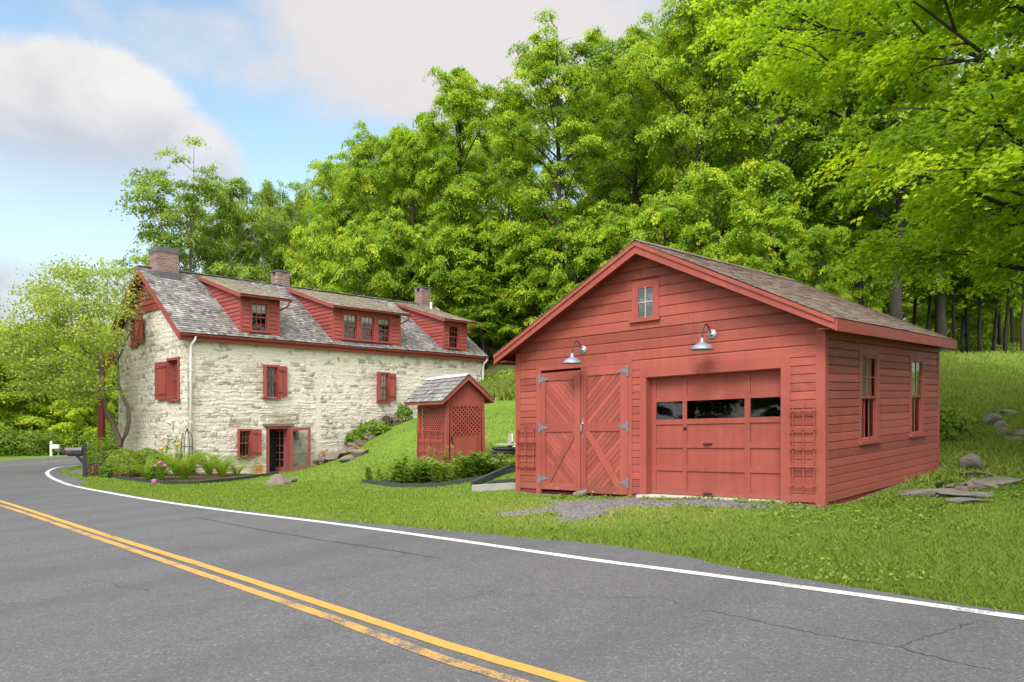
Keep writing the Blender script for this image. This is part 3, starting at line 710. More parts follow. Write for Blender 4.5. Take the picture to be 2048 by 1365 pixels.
# ------------------------------------------------------------------ red garage
def build_garage():
    fr = GAR; root = empty('red_garage', fr.p(GW / 2, GDEP / 2, 0), 'red clapboard garage with a gable roof and white goosenecks lit over its doors'.replace('white goosenecks lit over', 'two galvanised lamps above'), 'garage')
    rz = 4.60; ru = GW / 2; sl = 0.512; OH = .30; DF = -.34; DB = GDEP + .12
    def rt(u): return rz - sl * abs(u - ru)
    SIDE = Frame(fr.p(GW, 0, 0), fr.D, -fr.U); LEFT = Frame(fr.p(0, 0, 0), fr.D, fr.U); BACK = Frame(fr.p(0, GDEP, 0), fr.U, -fr.D)
    bo = (.545, 2.857, -1, 2.54); go = (3.03, 5.80, -1, 2.355); wo = (2.85, 3.425, 3.225, 3.94)
    w1 = (1.43, 2.37, .905, 2.47); w2 = (4.10, 4.98, .92, 2.47)
    mb = MB(); e = .1345; flo = lambda z: .10 if z < 2.74 else max(.02, ru - (rz - .07 - z) / sl); fhi = lambda z: GW - .115 if z < 2.74 else min(GW - .02, ru + (rz - .07 - z) / sl)
    clap(mb, fr, flo, fhi, .03, 2.3165, e, (bo, go), seed=3); clap(mb, fr, flo, fhi, 2.3165, 4.5, .186, (bo, go, wo), seed=13)
    mb.build('front_siding', RED, root)
    mb = MB(); clap(mb, SIDE, lambda z: .09, lambda z: GDEP - .09, .03, 2.74, e, (w1, w2), seed=5); mb.build('side_siding', RED, root)
    mb = MB(); clap(mb, LEFT, lambda z: .09, lambda z: GDEP - .09, .03, 2.74, e, (), seed=6); clap(mb, BACK, lambda z: .02 if z < 2.8 else ru - (rz - .07 - z) / sl, lambda z: GW - .02 if z < 2.8 else ru + (rz - .07 - z) / sl, .03, 4.5, e, (), seed=8); mb.build('rear_siding', RED, root)
    # sheathing behind the boards
    mb = MB(); t0, t1 = .001, .06
    for u0, u1, z0, z1 in ((0, .6, -.25, 2.85), (2.75, 3.15, -.25, 2.85), (5.645, GW, -.25, 2.85), (.6, 2.75, 2.44, 2.85), (3.15, 5.645, 2.16, 2.85)): mb.box(fr, u0, u1, t0, t1, z0, z1)
    tri = [(0.01, 2.851), (GW - .01, 2.851), (ru, rz - .1)]
    mb.prism([fr.p(u, t0, z) for u, z in tri], [fr.p(u, t1, z) for u, z in tri]); mb.prism([fr.p(u, GDEP - .06, z) for u, z in tri], [fr.p(u, GDEP - .001, z) for u, z in tri])
    mb.box(fr, 0.001, GW - .001, GDEP - .06, GDEP - .001, -.2, 2.85)
    mb.box(LEFT, .061, GDEP - .061, t0, t1, -.2, 2.85)
    for a0, a1, z0, z1 in ((.061, w1[0] + .05, -.2, 2.85), (w1[1] - .05, w2[0] + .05, -.2, 2.85), (w2[1] - .05, GDEP - .061, -.2, 2.85), (w1[0] + .05, w1[1] - .05, -.2, w1[2]), (w2[0] + .05, w2[1] - .05, -.2, w2[2]), (w1[0] + .05, w1[1] - .05, 2.44, 2.85), (w2[0] + .05, w2[1] - .05, 2.44, 2.85)):
        mb.box(SIDE, a0, a1, t0, t1, z0, z1)
    mb.box(fr, .07, GW - .07, .07, GDEP - .07, -.2, -.02)
    mb.build('sheathing', m_simple('dark_red_sheathing', (0.2, 0.04, 0.03), 0.9, 0.1), root)
    # corner boards and casings
    mb = MB()
    mb.box(fr, -.022, .105, -.03, .0, -.2, 2.86); mb.box(fr, GW - .12, GW + .03, -.03, .0, -.2, 2.80)
    mb.box(SIDE, .0, .09, -.0295, -.0005, -.2, 2.80); mb.box(SIDE, GDEP - .09, GDEP + .02, -.03, -.0005, -.2, 2.80); mb.box(LEFT, 0.0005, .09, -.0215, -.0005, -.2, 2.8)
    mb.build_each('corner_board', REDTRIM, root)
    mb = MB()
    mb.box(fr, .545, .665, -.032, .02, -.1, 2.45); mb.box(fr, 2.765, 2.857, -.034, .02, -.1, 2.545); mb.box(fr, .545, 2.765, -.033, .02, 2.45, 2.542)
    mb.box(fr, 3.025, 3.155, -.032, .15, -.1, 2.165); mb.box(fr, 5.645, 5.80, -.032, .15, -.1, 2.33); mb.box(fr, 3.025, 5.645, -.0335, .15, 2.165, 2.358)
    mb.box(fr, 3.155, 5.645, -.0, .15, 2.15, 2.163)
    mb.build('door_casing', REDTRIM, root)
    # roof
    roof = MB()
    for sg in (-1, 1):
        ue = ru + sg * (ru + OH); q = [(ru, rz), (ue, rt(ue)), (ue, rt(ue) - .10), (ru, rz - .11)]
        roof.prism([fr.p(u, DF, z) for u, z in q], [fr.p(u, DB, z) for u, z in q], 0)
    roof = roof.build('roof', [REDDARK], root)
    mb = MB()
    for sg in (-1, 1):
        ue = ru + sg * (ru + OH + .02); L = math.hypot(ue - ru, rz - rt(ue)); ca = abs(ue - ru) / L; sa = (rz - rt(ue)) / L
        def P(a, s, h, sg=sg, ue=ue): return fr.p(ue - sg * s * ca + sg * h * sa, a, rt(ue) + .008 + s * sa + h * ca)
        shingles(mb, P, lambda s: DF - .05, lambda s: DB + .03, L, .135, .3, .012, seed=4 + sg, wob=.006)
    for k in range(22): 
        d0 = DF - .05 + (DB + .08 - DF) * k / 22; d1 = d0 + (DB + .08 - DF) / 22 - .006; mb.tint = random.random()
        for sg in (-1, 1): mb.hexa([fr.p(ru, d0, rz + .03), fr.p(ru + sg * .15, d0, rz - .05), fr.p(ru + sg * .15, d1, rz - .05), fr.p(ru, d1, rz + .03), fr.p(ru, d0, rz + .045), fr.p(ru + sg * .15, d0, rz - .035), fr.p(ru + sg * .15, d1, rz - .035), fr.p(ru, d1, rz + .045)])
    mb.build('shingles', ASPHSH, roof)
    mb = MB()
    for d0, d1 in ((DF - .03, DF - .001), (DB + .001, DB + .025)):
        for sg in (-1, 1):
            ue = ru + sg * (ru + OH); ux = ru
            q = [(ux, rz - .015), (ue, rt(ue) - .015), (ue, rt(ue) - .175), (ux, rz - .215)]; mb.prism([fr.p(u, d0, z) for u, z in q], [fr.p(u, d1, z) for u, z in q])
    for sg in (-1, 1):
        ue = ru + sg * (ru + OH); q = [(ru, rz - .005), (ue, rt(ue) - .005), (ue, rt(ue) - .07), (ru, rz - .08)]
        mb.prism([fr.p(u, DF - .055, z) for u, z in q], [fr.p(u, DF - .0305, z) for u, z in q])
    mb.build_each('barge_board', REDTRIM, roof)
    mb = MB()
    for sg in (-1, 1):
        ue = ru + sg * (ru + OH); a, b = sorted((ue + sg * .001, ue + sg * .026)); mb.box(fr, a, b, DF - .02, DB + .02, rt(ue) - .19, rt(ue) - .012)
    mb.build_each('fascia', REDTRIM, roof)
    mb = MB()
    for sg in (-1, 1):
        a, b = sorted((ru + sg * (ru + .022), ru + sg * (ru + OH))); mb.box(fr, a, b, DF + .01, GDEP, 2.685, 2.70)
    mb.build_each('soffit', REDDARK, roof)
    # gable window
    sash_window(root, fr, 2.85, 3.425, 3.235, 3.94, 2, (2,), .10, -.036, -.03, REDTRIM, mid=False, name='gable_window', backing=False)
    gw = MB(); gw.box(fr, 2.955, 3.32, -.012, -.004, 3.26, 3.83); gwo = gw.build('dusty_pane', DUSTY, root)
    gb = MB(); gb.box(fr, 3.128, 3.148, -.03, -.0125, 3.26, 3.83); gb.box(fr, 2.955, 3.32, -.029, -.0125, 3.535, 3.555); gb.build('glazing_bar', OLDWOOD, root)
    for w in (w1, w2):
        sash_window(root, SIDE, w[0], w[1], w[2], w[3], 3 if w is w1 else 2, (2, 1), .105, -.032, -.004, RED, curtain=(.5, 0.0, 1.0), name='window')
    # overhead door
    zz = [uz(fr, 1313, y, .15)[1] for y in (797, 805, 840, 850, 886, 896, 931, 941, 980)]
    ux = [uz(fr, x, 830, .15)[0] for x in (1313, 1366, 1374, 1490, 1501, 1563.5)]
    mb = MB(); u0, u1 = 3.16, 5.64; z0, z1 = .03, 2.15
    rails = [(z0, zz[8]), (zz[7], zz[6]), (zz[5], zz[4]), (zz[3], zz[2]), (zz[1], zz[0])]
    for a, b in rails: mb.box(fr, u0, u1, .135, .175, min(a, b), max(a, b))
    mb.box(fr, u0, u1, .135, .175, z1 - .05, z1)
    cols = [(u0, ux[0]), (ux[1], ux[2]), (ux[3], ux[4]), (min(ux[5], 5.6), u1)]
    lev = sorted([z0] + zz + [z1]); panels = [(zz[8], zz[7]), (zz[6], zz[5]), (zz[4], zz[3]), (zz[2], zz[1]), (zz[0], z1 - .05)]
    for a, b in panels:
        for c, d in cols: mb.box(fr, c, d, .136, .174, min(a, b) + .0005, max(a, b) - .0005)
    for k, (a, b) in enumerate(panels):
        if k == 3: continue
        for c, d in ((ux[0], ux[1]), (ux[2], ux[3]), (ux[4], cols[3][0])): mb.box(fr, c, d, .158, .17, min(a, b), max(a, b))
    door = mb.build('overhead_door', RED, root)
    gl = MB()
    for c, d in ((ux[0], ux[1]), (ux[2], ux[3]), (ux[4], cols[3][0])):
        gl.poly([fr.p(c, .155, zz[2]), fr.p(d, .155, zz[2]), fr.p(d, .155, zz[1]), fr.p(c, .155, zz[1])])
    gl.build('pane', GLASS, door)
    for px, py in ((1415, 888), (1415, 988)):
        u, z = uz(fr, px, py, .13); hb = MB(); hb.tube([fr.p(u - .07, .133, z), fr.p(u - .05, .10, z - .005), fr.p(u + .05, .10, z - .005), fr.p(u + .07, .133, z)], .011, 8); hb.box(fr, u - .09, u + .09, .128, .1345, z - .02, z + .015); hb.build('handle', IRON, door)
    u, z = uz(fr, 1370, 857, .13); kb = MB(); kb.lathe(fr.p(u, .134, z), -fr.D, [(.0, -.001), (.035, -.001), (.035, .008), (.02, .012), (.014, .045), (0, .047)], 14); kb.build('lock', IRON, door)
    mb = MB(); mb.box(fr, 3.0, 5.72, -.12, .3, -.25, .02); mb.build('door_sill', CONCRETE, root)
    # pair of plank doors
    def leaf(u0, u1, z0, z1, sgn, hinge_side, handle, lab):
        mb = MB(); st = .135; d0, d1 = -.032, -.002; zm = 1.28
        mb.box(fr, u0 + .002, u1 - .002, -.0015, .03, z0, z1)
        sl_, sr_ = (st * .9, st) if hinge_side == 'l' else (st, st * 1.2)
        mb.tint = .3; mb.box(fr, u0, u0 + sl_, d0, d1, z0, z1); mb.tint = .7; mb.box(fr, u1 - sr_, u1, d0, d1, z0, z1); mb.tint = .5
        a, b = u0 + sl_, u1 - sr_
        for q0, q1 in ((z0, z0 + .13), (zm - .085, zm + .085), (z1 - .17, z1)): mb.tint = random.random(); mb.box(fr, a + .001, b - .001, d0 + .001, d1, q0, q1)
        lo_, hi_ = z0 + .13, zm - .085; w = .1
        if hinge_side == 'l': pts = [(a, lo_), (a + w * 1.1, lo_), (b, hi_ - w), (b, hi_), (b - w * .6, hi_), (a, lo_ + w * .7)]
        else: pts = [(a, hi_), (a, hi_ - w), (b - w * 1.1, lo_), (b, lo_), (b, lo_ + w * .8), (a + w * .7, hi_)]
        mb.prism([fr.p(x, d0 + .002, z) for x, z in pts], [fr.p(x, d1 - .001, z) for x, z in pts])
        planks(mb, fr, a, b, lo_, hi_, sgn, .088, -.012, -.002); planks(mb, fr, a, b, zm + .085, z1 - .17, sgn, .088, -.012, -.002)
        dr = mb.build('barn_door', REDWORN, root); dr['label'] = lab
        for z in (z0 + .22, zm, z1 - .13):
            hb = MB(); x = u0 - .015 if hinge_side == 'l' else u1 + .015; sg = 1 if hinge_side == 'l' else -1
            hb.box(fr, x - .045, x - .004, -.042, -.0345, z - .1, z + .1); hb.tube([fr.p(x, -.045, z - .1), fr.p(x, -.045, z + .1)], .012, 8)
            q = [(x + sg * .01, z - .055), (x + sg * .2, z - .016), (x + sg * .23, z), (x + sg * .2, z + .016), (x + sg * .01, z + .055)]
            hb.prism([fr.p(a_, -.0425, b_) for a_, b_ in q], [fr.p(a_, -.0345, b_) for a_, b_ in q])
            for k in range(3): hb.lathe(fr.p(x + sg * (.05 + .05 * k), -.0425, z), -fr.D, [(.0, .006), (.008, .005), (.009, 0)], 8)
            hb.build('hinge', HINGE, dr)
        if handle:
            hb = MB(); x = u0 + .055; hb.tube([fr.p(x, -.034, 1.36), fr.p(x - .005, -.085, 1.32), fr.p(x - .005, -.09, 1.2), fr.p(x, -.034, 1.15)], .013, 8); hb.box(fr, x - .022, x + .022, -.04, -.0325, 1.34, 1.44); hb.box(fr, x - .018, x + .018, -.04, -.0325, 1.07, 1.16); hb.build('handle', CHROME, dr)
    leaf(.672, 1.668, .03, 2.40, 1, 'l', False, 'narrower left plank door sagging below a dark gap at its head')
    leaf(1.682, 2.758, -.0, 2.445, -1, 'r', True, 'right plank door carrying the pull handle')
build_garage()

def wall_lamp(px, py, label):
    u, z = uz(GAR, px, py, -.03); fr = GAR; root = empty('wall_lamp', fr.p(u, -.025, z), label, 'lamp', 'galvanised gooseneck lamps on the garage front')
    mb = MB(); mb.lathe(fr.p(u, -.024, z), -fr.D, [(0, 0), (.085, 0), (.085, .012), (.06, .022), (.022, .03), (.022, .055), (0, .056)], 20); mb.build('back_plate', GALV, root, True)
    r = .36; pts = []
    for k in range(13):
        t = k / 12
        pts.append(fr.p(u, -.07 - r * (1 - (1 - t) ** 1.3) * .8, z + .01 + .16 * math.sin(math.pi * min(1, t * 1.02)) ** .9 - .10 * t ** 3))
    mb = MB(); mb.tube(pts, .012, 8); mb.build('arm', IRON, root, True)
    c = pts[-1]; mb = MB(); mb.lathe(c + A(0, 0, .012), (0, 0, -1), [(.018, 0), (.03, .01), (.036, .06), (.055, .085), (.09, .10), (.15, .135), (.19, .185), (.197, .20), (.19, .2), (.148, .142), (.09, .107), (.05, .092), (.0, .09)], 28); mb.build('lamp_shade', GALV, root, True)
    mb = MB(); mb.lathe(c + A(0, 0, -.085), (0, 0, -1), [(.015, 0), (.03, .03), (.032, .055), (.02, .08), (0, .088)], 12); mb.build('bulb', m_simple('frosted_bulb', (.75, .74, .7), .3), root, True)
wall_lamp(1166, 700, 'galvanised gooseneck lamp above the pair of plank doors')
wall_lamp(1424, 669, 'galvanised gooseneck lamp above the overhead garage door')

def trellis(fr, u0, u1, z0, z1, nv, nh, d, label, s=.018, ext=.05):
    root = empty('trellis', fr.p((u0 + u1) / 2, d, z0), label, 'trellis', 'red wooden trellises'); 
    for k in range(nv):
        u = u0 + (u1 - u0) * k / (nv - 1); mb = MB(); mb.tint = random.random(); mb.box(fr, u - s / 2, u + s / 2, d, d + .018, z0 - ext - .03 * (k == nv // 2), z1 + ext + .06 * (k == nv // 2)); mb.build('upright', RED, root)
    for k in range(nh):
        z = z0 + (z1 - z0) * k / (nh - 1); mb = MB(); mb.tint = random.random(); mb.box(fr, u0 - ext, u1 + ext, d - .019, d - .001, z - s / 2 * 1.2, z + s / 2 * 1.2); mb.build('rail', RED, root)
trellis(GAR, .085, .51, .50, 1.24, 3, 4, -.075, 'red trellis on the garage front left of the plank doors')
trellis(GAR, 5.86, 6.19, .30, 1.47, 3, 5, -.085, 'red trellis on the garage front right of the overhead door')

# ------------------------------------------------------------------ stone house
def stone_mesh(name, parent, fr, a0, a1, z0, z1f, openings, seed, res=.026, ochre=(), smoothband=None, bare=()):
    """rough coursed rubble under thin whitewash: every stone stands out by its own amount"""
    rng = np.random.default_rng(seed)
    na = int((a1 - a0) / res) + 1; zt = max(z1f(a0), z1f(a1), z1f((a0 + a1) / 2), z1f(a0 + (a1 - a0) * .45), z1f(a0 + (a1 - a0) * .55)); nz = int((zt - z0) / res) + 1
    a = np.linspace(a0, a1, na); z = np.linspace(z0, zt, nz); AA, ZZ = np.meshgrid(a, z)
    wa = AA + .095 * (fbm(AA * 2.2, ZZ * 3.1, 3, seed) - .5) * 2 + .03 * (vnoise(AA * 11, ZZ * 11, seed + 5) - .5); wz = ZZ + .085 * (fbm(AA * 1.5, ZZ * 2.4, 4, seed + 9) - .5) * 2 + .03 * (vnoise(AA * 9, ZZ * 12, seed + 6) - .5)
    hs = []; c = z0 - .3
    while c < zt + .5: hs.append(c); c += rng.choice([.05, .06, .08, .1, .13, .17])
    hs = np.array(hs); row = np.clip(np.searchsorted(hs, wz) - 1, 0, len(hs) - 2)
    ed = np.full(AA.shape, 9.0); sid = np.zeros(AA.shape); 
    for r in range(len(hs) - 1):
        m = row == r
        if not m.any(): continue
        bp = [a0 - .5 - rng.uniform(0, .3)]
        while bp[-1] < a1 + .7: bp.append(bp[-1] + rng.choice([.1, .14, .2, .28, .4]) * rng.uniform(.8, 1.2))
        bp = np.array(bp); hsh = rng.random(len(bp)); k = np.clip(np.searchsorted(bp, wa[m]) - 1, 0, len(bp) - 2)
        ed[m] = np.minimum(np.minimum(wa[m] - bp[k], bp[k + 1] - wa[m]), np.minimum(wz[m] - hs[r], hs[r + 1] - wz[m])); sid[m] = hsh[k]
    s = np.clip(ed / .024, 0, 1); s = s * s * (3 - 2 * s)
    sid2 = (sid * 7.13) % 1.0
    cover = fbm(AA * .8, ZZ * 1.1, 4, seed + 31)
    lime = .66 + .95 * (cover - .5) + .3 * (sid2 - .5) - .62 * (sid2 > .88) - .22 * (1 - s) * (sid2 > .55)
    h = s * (.25 + .75 * sid) * (1 - .45 * np.clip(cover * 1.6 - .5, 0, 1)) + .3 * (fbm(AA * 6, ZZ * 9, 4, seed + 3) - .5)
    for (b0, b1, c0, c1) in bare:
        k = (AA > b0) & (AA < b1) & (ZZ > c0) & (ZZ < c1); lime[k] -= .5; h[k] *= 1.4
    if smoothband is not None:
        k = np.exp(-((AA - smoothband - .08 * (vnoise(ZZ * 3, ZZ * 0, 3) - .5)) / .11) ** 2); h = h * (1 - k) + .5 * k; lime = lime * (1 - k) + .95 * k
    oc = np.zeros(AA.shape)
    for (b0, b1, c0, c1) in ochre: oc = np.maximum(oc, np.exp(-(((AA - (b0 + b1) / 2) / ((b1 - b0) / 2)) ** 4 + ((ZZ - (c0 + c1) / 2) / ((c1 - c0) / 2)) ** 4)))
    out = -.028 + .036 * h
    out = np.where((AA <= a0 + .001) | (AA >= a1 - .001), 0.0, out)
    P = fr.O + AA[..., None] * fr.U - out[..., None] * fr.D + ZZ[..., None] * fr.Z
    idx = np.arange(na * nz).reshape(nz, na); q = np.stack([idx[:-1, :-1], idx[:-1, 1:], idx[1:, 1:], idx[1:, :-1]], -1)
    ca = (AA[:-1, :-1] + AA[1:, 1:]) / 2; cz = (ZZ[:-1, :-1] + ZZ[1:, 1:]) / 2; keep = cz < np.vectorize(z1f)(ca)
    for (b0, b1, c0, c1) in openings: keep &= ~((ca > b0) & (ca < b1) & (cz > c0) & (cz < c1))
    o = np_mesh(name, P.reshape(-1, 3), q[keep], STONEWALL, parent, tint=((sid * 3.7) % 1.0).ravel(), attrs={'relief': h.ravel(), 'lime': lime.ravel(), 'ochre': oc.ravel()})
    # reveals of the openings
    return o

def build_house():
    fr = HOU; root = empty('stone_house', fr.p(HL / 2, HDEP / 2, 0), 'long whitewashed stone house with three red shed dormers and a steep shake roof', 'house')
    GAB = Frame(fr.p(0, 0, 0), fr.D, fr.U); RGT = Frame(fr.p(HL, 0, 0), fr.D, -fr.U); REAR = Frame(fr.p(0, HDEP, 0), fr.U, -fr.D)
    rd, rz, ez, ed = 3.65, 7.68, 4.89, -.20; sl = (rz - ez) / (rd - ed)
    def rtop(d): return rz - sl * abs(d - rd)
    W1, W2, LW, W4 = (2.80, 3.44, 2.70, 3.96), (7.93, 8.58, 2.63, 3.89), (1.80, 2.36, .545, 1.56), (12.0, 12.56, 2.65, 3.9)
    DO = (2.93, 3.87, -.6, 1.635)
    op = [(w[0] + .03, w[1] - .03, w[2] + .03, w[3] - .03) for w in (W1, W2, LW, W4)] + [DO]
    stone_mesh('front_stone_wall', root, fr, 0, HL, -.7, lambda a: 4.88, op, 5, ochre=((-.1, .55, -.3, .75), (.95, 1.75, -.5, .35), (2.3, 2.95, -.4, .4), (4.55, 5.6, .1, .75)), smoothband=5.15, bare=((2.7, 4.3, 1.72, 2.15), (1.5, 2.6, 1.62, 1.95)))
    g1, g2 = (.66, 1.72, 2.62, 4.12), (4.55, 5.33, 4.82, 5.92)
    stone_mesh('gable_stone_wall', root, GAB, 0, HDEP, -.7, lambda a: min(6.06, rtop(a) - .16), [(g[0] + .04, g[1] - .04, g[2] + .04, g[3] - .04) for g in (g1, g2)], 9)
    mb = MB(); 
    q = [(0, -.7), (HDEP, -.7), (HDEP, rtop(HDEP) - .16), (rd, rz - .2), (0, rtop(0) - .16)]
    mb.poly([fr.p(HL, d, z) for d, z in q]); mb.poly([fr.p(0, HDEP, -.7), fr.p(HL, HDEP, -.7), fr.p(HL, HDEP, rtop(HDEP) - .16), fr.p(0, HDEP, rtop(HDEP) - .16)])
    o = mb.build('rear_stone_wall', STONEWALL, root)
    a_ = o.data.attributes.new('lime', 'FLOAT', 'POINT'); a_.data.foreach_set('value', [.7] * len(o.data.vertices))
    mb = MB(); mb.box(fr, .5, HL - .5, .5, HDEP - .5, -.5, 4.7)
    it = mb.build('room_shade_box', DARKIN, root)  # near-black box standing in for the shade of the rooms
    mb = MB()   # stone reveals
    for (a0, a1, z0, z1) in op:
        for P in (((a0, z0), (a0, z1)), ((a1, z0), (a1, z1)), ((a0, z1), (a1, z1)), ((a0, z0), (a1, z0))):
            mb.poly([fr.p(P[0][0], -.03, P[0][1]), fr.p(P[1][0], -.03, P[1][1]), fr.p(P[1][0], .45, P[1][1]), fr.p(P[0][0], .45, P[0][1])])
    for g in (g1, g2):
        a0, a1, z0, z1 = g[0] + .04, g[1] - .04, g[2] + .04, g[3] - .04
        for P in (((a0, z0), (a0, z1)), ((a1, z0), (a1, z1)), ((a0, z1), (a1, z1)), ((a0, z0), (a1, z0))):
            mb.poly([GAB.p(P[0][0], -.03, P[0][1]), GAB.p(P[1][0], -.03, P[1][1]), GAB.p(P[1][0], .45, P[1][1]), GAB.p(P[0][0], .45, P[0][1])])
    mb.build_each('opening_reveal', m_simple('limewashed_reveal', (.5, .45, .37), .9, .1), root)
    # front windows and shutters
    sash_window(root, fr, *W1, 3, (2, 2), .09, -.055, .05)
    sash_window(root, fr, *W2, 3, (2, 2), .08, -.055, .05, curtain=(.95, .35, 1.0))
    sash_window(root, fr, *LW, 3, (2, 1), .07, -.055, .05)
    sash_window(root, fr, *W4, 3, (2, 2), .08, -.055, .05)
    for w in (W1, W2):
        shutter(root, fr, w[1] - .03, w[1] + .30, w[2] + .06, w[3] - .04, -.075, 0.04, 'l')
        shutter(root, fr, w[0] - .33, w[0] + .0, w[2] + .04, w[3] - .04, -.06, R(75), 'r')
    shutter(root, fr, LW[1] - .02, LW[1] + .33, LW[2] + .02, LW[3] - .02, -.075, 0.04, 'l')
    shutter(root, fr, LW[0] - .32, LW[0] + .0, LW[2] + .0, LW[3] - .02, -.06, R(70), 'r')
    # gable windows
    sash_window(root, GAB, *g1, 2, (3, 3), .09, -.05, .16)
    shutter(root, GAB, g1[1] - .02, g1[1] + .93, g1[2] + .03, g1[3] - .10, -.07, .03, 'l')
    sash_window(root, GAB, *g2, 2, (2, 2), .09, -.05, .12)
    shutter(root, GAB, g2[0] - .72, g2[0] + .14, g2[2] + .06, g2[3] - .02, -.07, .05, 'r', True)
    # red gable boarding
    mb = MB(); inset = .22 / sl
    clap(mb, GAB, lambda z: max(.02, rd - (rz - .24 - z) / sl), lambda z: min(HDEP - .02, rd + (rz - .24 - z) / sl), 6.08, 7.4, .19, [(3.05, 3.75, 6.62, 7.12)], True, 4, out=.015)
    mb.box(GAB, rd - (rz - .2 - 6.04) / sl, rd + (rz - .2 - 6.04) / sl, -.05, -.001, 6.0, 6.09)
    q = [(rd - (rz - .2 - 6.06) / sl, 6.06), (rd + (rz - .2 - 6.06) / sl, 6.06), (rd, rz - .2)]; mb.poly([GAB.p(d, -.005, z) for d, z in q])
    mb.build('gable_boarding', REDHOUSE, root)
    lv = MB(); lv.box(GAB, 3.08, 3.14, -.06, -.001, 6.62, 7.12); lv.box(GAB, 3.62, 3.68, -.06, -.001, 6.62, 7.12); lv.box(GAB, 3.14, 3.62, -.02, -.012, 6.62, 7.12, 1)
    for k in range(8): 
        z = 6.64 + k * .06; lv.hexa([GAB.p(3.14, -.055, z), GAB.p(3.62, -.055, z), GAB.p(3.62, -.02, z + .03), GAB.p(3.14, -.02, z + .03), GAB.p(3.14, -.055, z + .014), GAB.p(3.62, -.055, z + .014), GAB.p(3.62, -.02, z + .044), GAB.p(3.14, -.02, z + .044)], 2)
    lv.build('louvre_vent', [REDHOUSE, DARKIN, OLDWOOD], root)
    # roof
    UL, UR = -.34, HL + .12; DBK = 6.62
    mb = MB(); q = [(rd, rz), (ed, ez), (ed, ez - .09), (rd, rz - .12)]
    mb.prism([fr.p(UL, d, z) for d, z in q], [fr.p(UR, d, z) for d, z in q])
    q = [(rd, rz), (DBK, rtop(DBK)), (DBK, rtop(DBK) - .09), (rd, rz - .12)]; mb.prism([fr.p(UL, d, z) for d, z in q], [fr.p(UR, d, z) for d, z in q])
    roof = mb.build('roof', REDDARK, root)
    L = math.hypot(rd - ed, rz - ez); ca, sa = (rd - ed) / L, (rz - ez) / L
    mb = MB()
    shingles(mb, lambda a, s, h: fr.p(a, ed - .04 + s * ca - h * sa, ez - .02 + s * sa + h * ca + .012), lambda s: UL - .03, lambda s: UR + .03, L + .05, .15, .13, .024, 21, .012)
    mb2 = MB(); shingles(mb2, lambda a, s, h: fr.p(a, DBK + .03 - s * ca + h * sa, rtop(DBK) - .02 + s * sa + h * ca + .012), lambda s: UL - .03, lambda s: UR + .03, (DBK - rd) / ca, .3, .3, .02, 22)
    for k in range(60): mb.tint = random.random(); d0 = UL - .03 + (UR - UL + .06) * k / 60; mb.bar(fr.p(d0, rd, rz + .045), fr.p(d0 + (UR - UL) / 60 - .01, rd, rz + .045), .2, .03)
    b = len(mb.v); mb.v += mb2.v; mb.t += mb2.t; mb.f += [tuple(i + b for i in f) for f in mb2.f]; mb.m += mb2.m
    mb.build('shakes', SHAKE, roof)
    mb = MB()
    for u0, u1 in ((UL - .03, UL - .001), (UR + .001, UR + .03)):
        q = [(rd, rz - .01), (ed - .05, ez - .046), (ed - .05, ez - .22), (ed + .06, ez - .22), (rd, rz - .24)]
        mb.prism([fr.p(u0, d, z) for d, z in q], [fr.p(u1, d, z) for d, z in q])
        q = [(rd, rz - .01), (DBK + .05, rtop(DBK) - .046), (DBK + .05, rtop(DBK) - .26), (rd, rz - .24)]
        mb.prism([fr.p(u0, d, z) for d, z in q], [fr.p(u1, d, z) for d, z in q])
    q = [(rd, rz - .125), (DBK, rtop(DBK) - .1), (DBK, rtop(DBK) - .14), (rd, rz - .16)]; mb.prism([fr.p(UL + .001, d, z) for d, z in q], [fr.p(-.06, d, z) for d, z in q])
    mb.build_each('barge_board', REDHOUSE, roof)
    mb = MB(); mb.box(fr, UL + .02, UR - .02, -.16, -.055, ez - .25, ez - .11); mb.build('eave_board', REDHOUSE, roof)
    mb = MB(); n = 8
    for k in range(n):
        t0, t1 = math.pi * k / n, math.pi * (k + 1) / n; r = .06; c = (-.235, ez - .055)
        A0 = (c[0] - r * math.cos(t0), c[1] - r * math.sin(t0)); A1 = (c[0] - r * math.cos(t1), c[1] - r * math.sin(t1))
        mb.poly([fr.p(UL, *A0), fr.p(UR, *A0), fr.p(UR, *A1), fr.p(UL, *A1)])
    mb.box(fr, UL, UR, -.305, -.288, ez - .062, ez - .045)
    mb.build('gutter', REDHOUSE, roof)
    # dormers
    def dormer(u0, u1, wins, curtain, seed, wz=(5.17, 6.27), tint=None):
        zb, dz, ds = 4.93, 6.42, .31; o_l, o_r = .16, .34
        def dtop(d): return dz + ds * d + .12
        CH = Frame(fr.p(u0, 0, 0), fr.D, fr.U); CHR = Frame(fr.p(u1, 0, 0), fr.D, -fr.U)
        dm = (rz - sl * rd - dz) / (ds - sl)
        dd = MB()
        ops = [(w0 - .0, w1 + .0, wz[0] - .1, wz[1] + .03) for w0, w1 in ((wins[0][0], wins[-1][1]),)]
        clap(dd, fr, lambda z: u0 + .06, lambda z: u1 - .06, zb + .07, dz + .03, .155, ops, True, seed, out=.002)
        zf = lambda z: max(.05, (z - dz - .02) / ds); zr = lambda z: (z - (rz - sl * rd)) / sl + .03
        for Q in (CH, CHR): clap(dd, Q, zf, zr, zb + .02, 7.55, .155, (), True, seed + 2)
        # shell behind the boards, corner boards, base board
        tri = [(.0, zb - .15), (.0, dz + .1), (dm, dz + .1 + ds * dm), (zr(dz), dz)]
        for Q in (CH, CHR): dd.prism([Q.p(d, .002, z) for d, z in tri], [Q.p(d, .05, z) for d, z in tri])
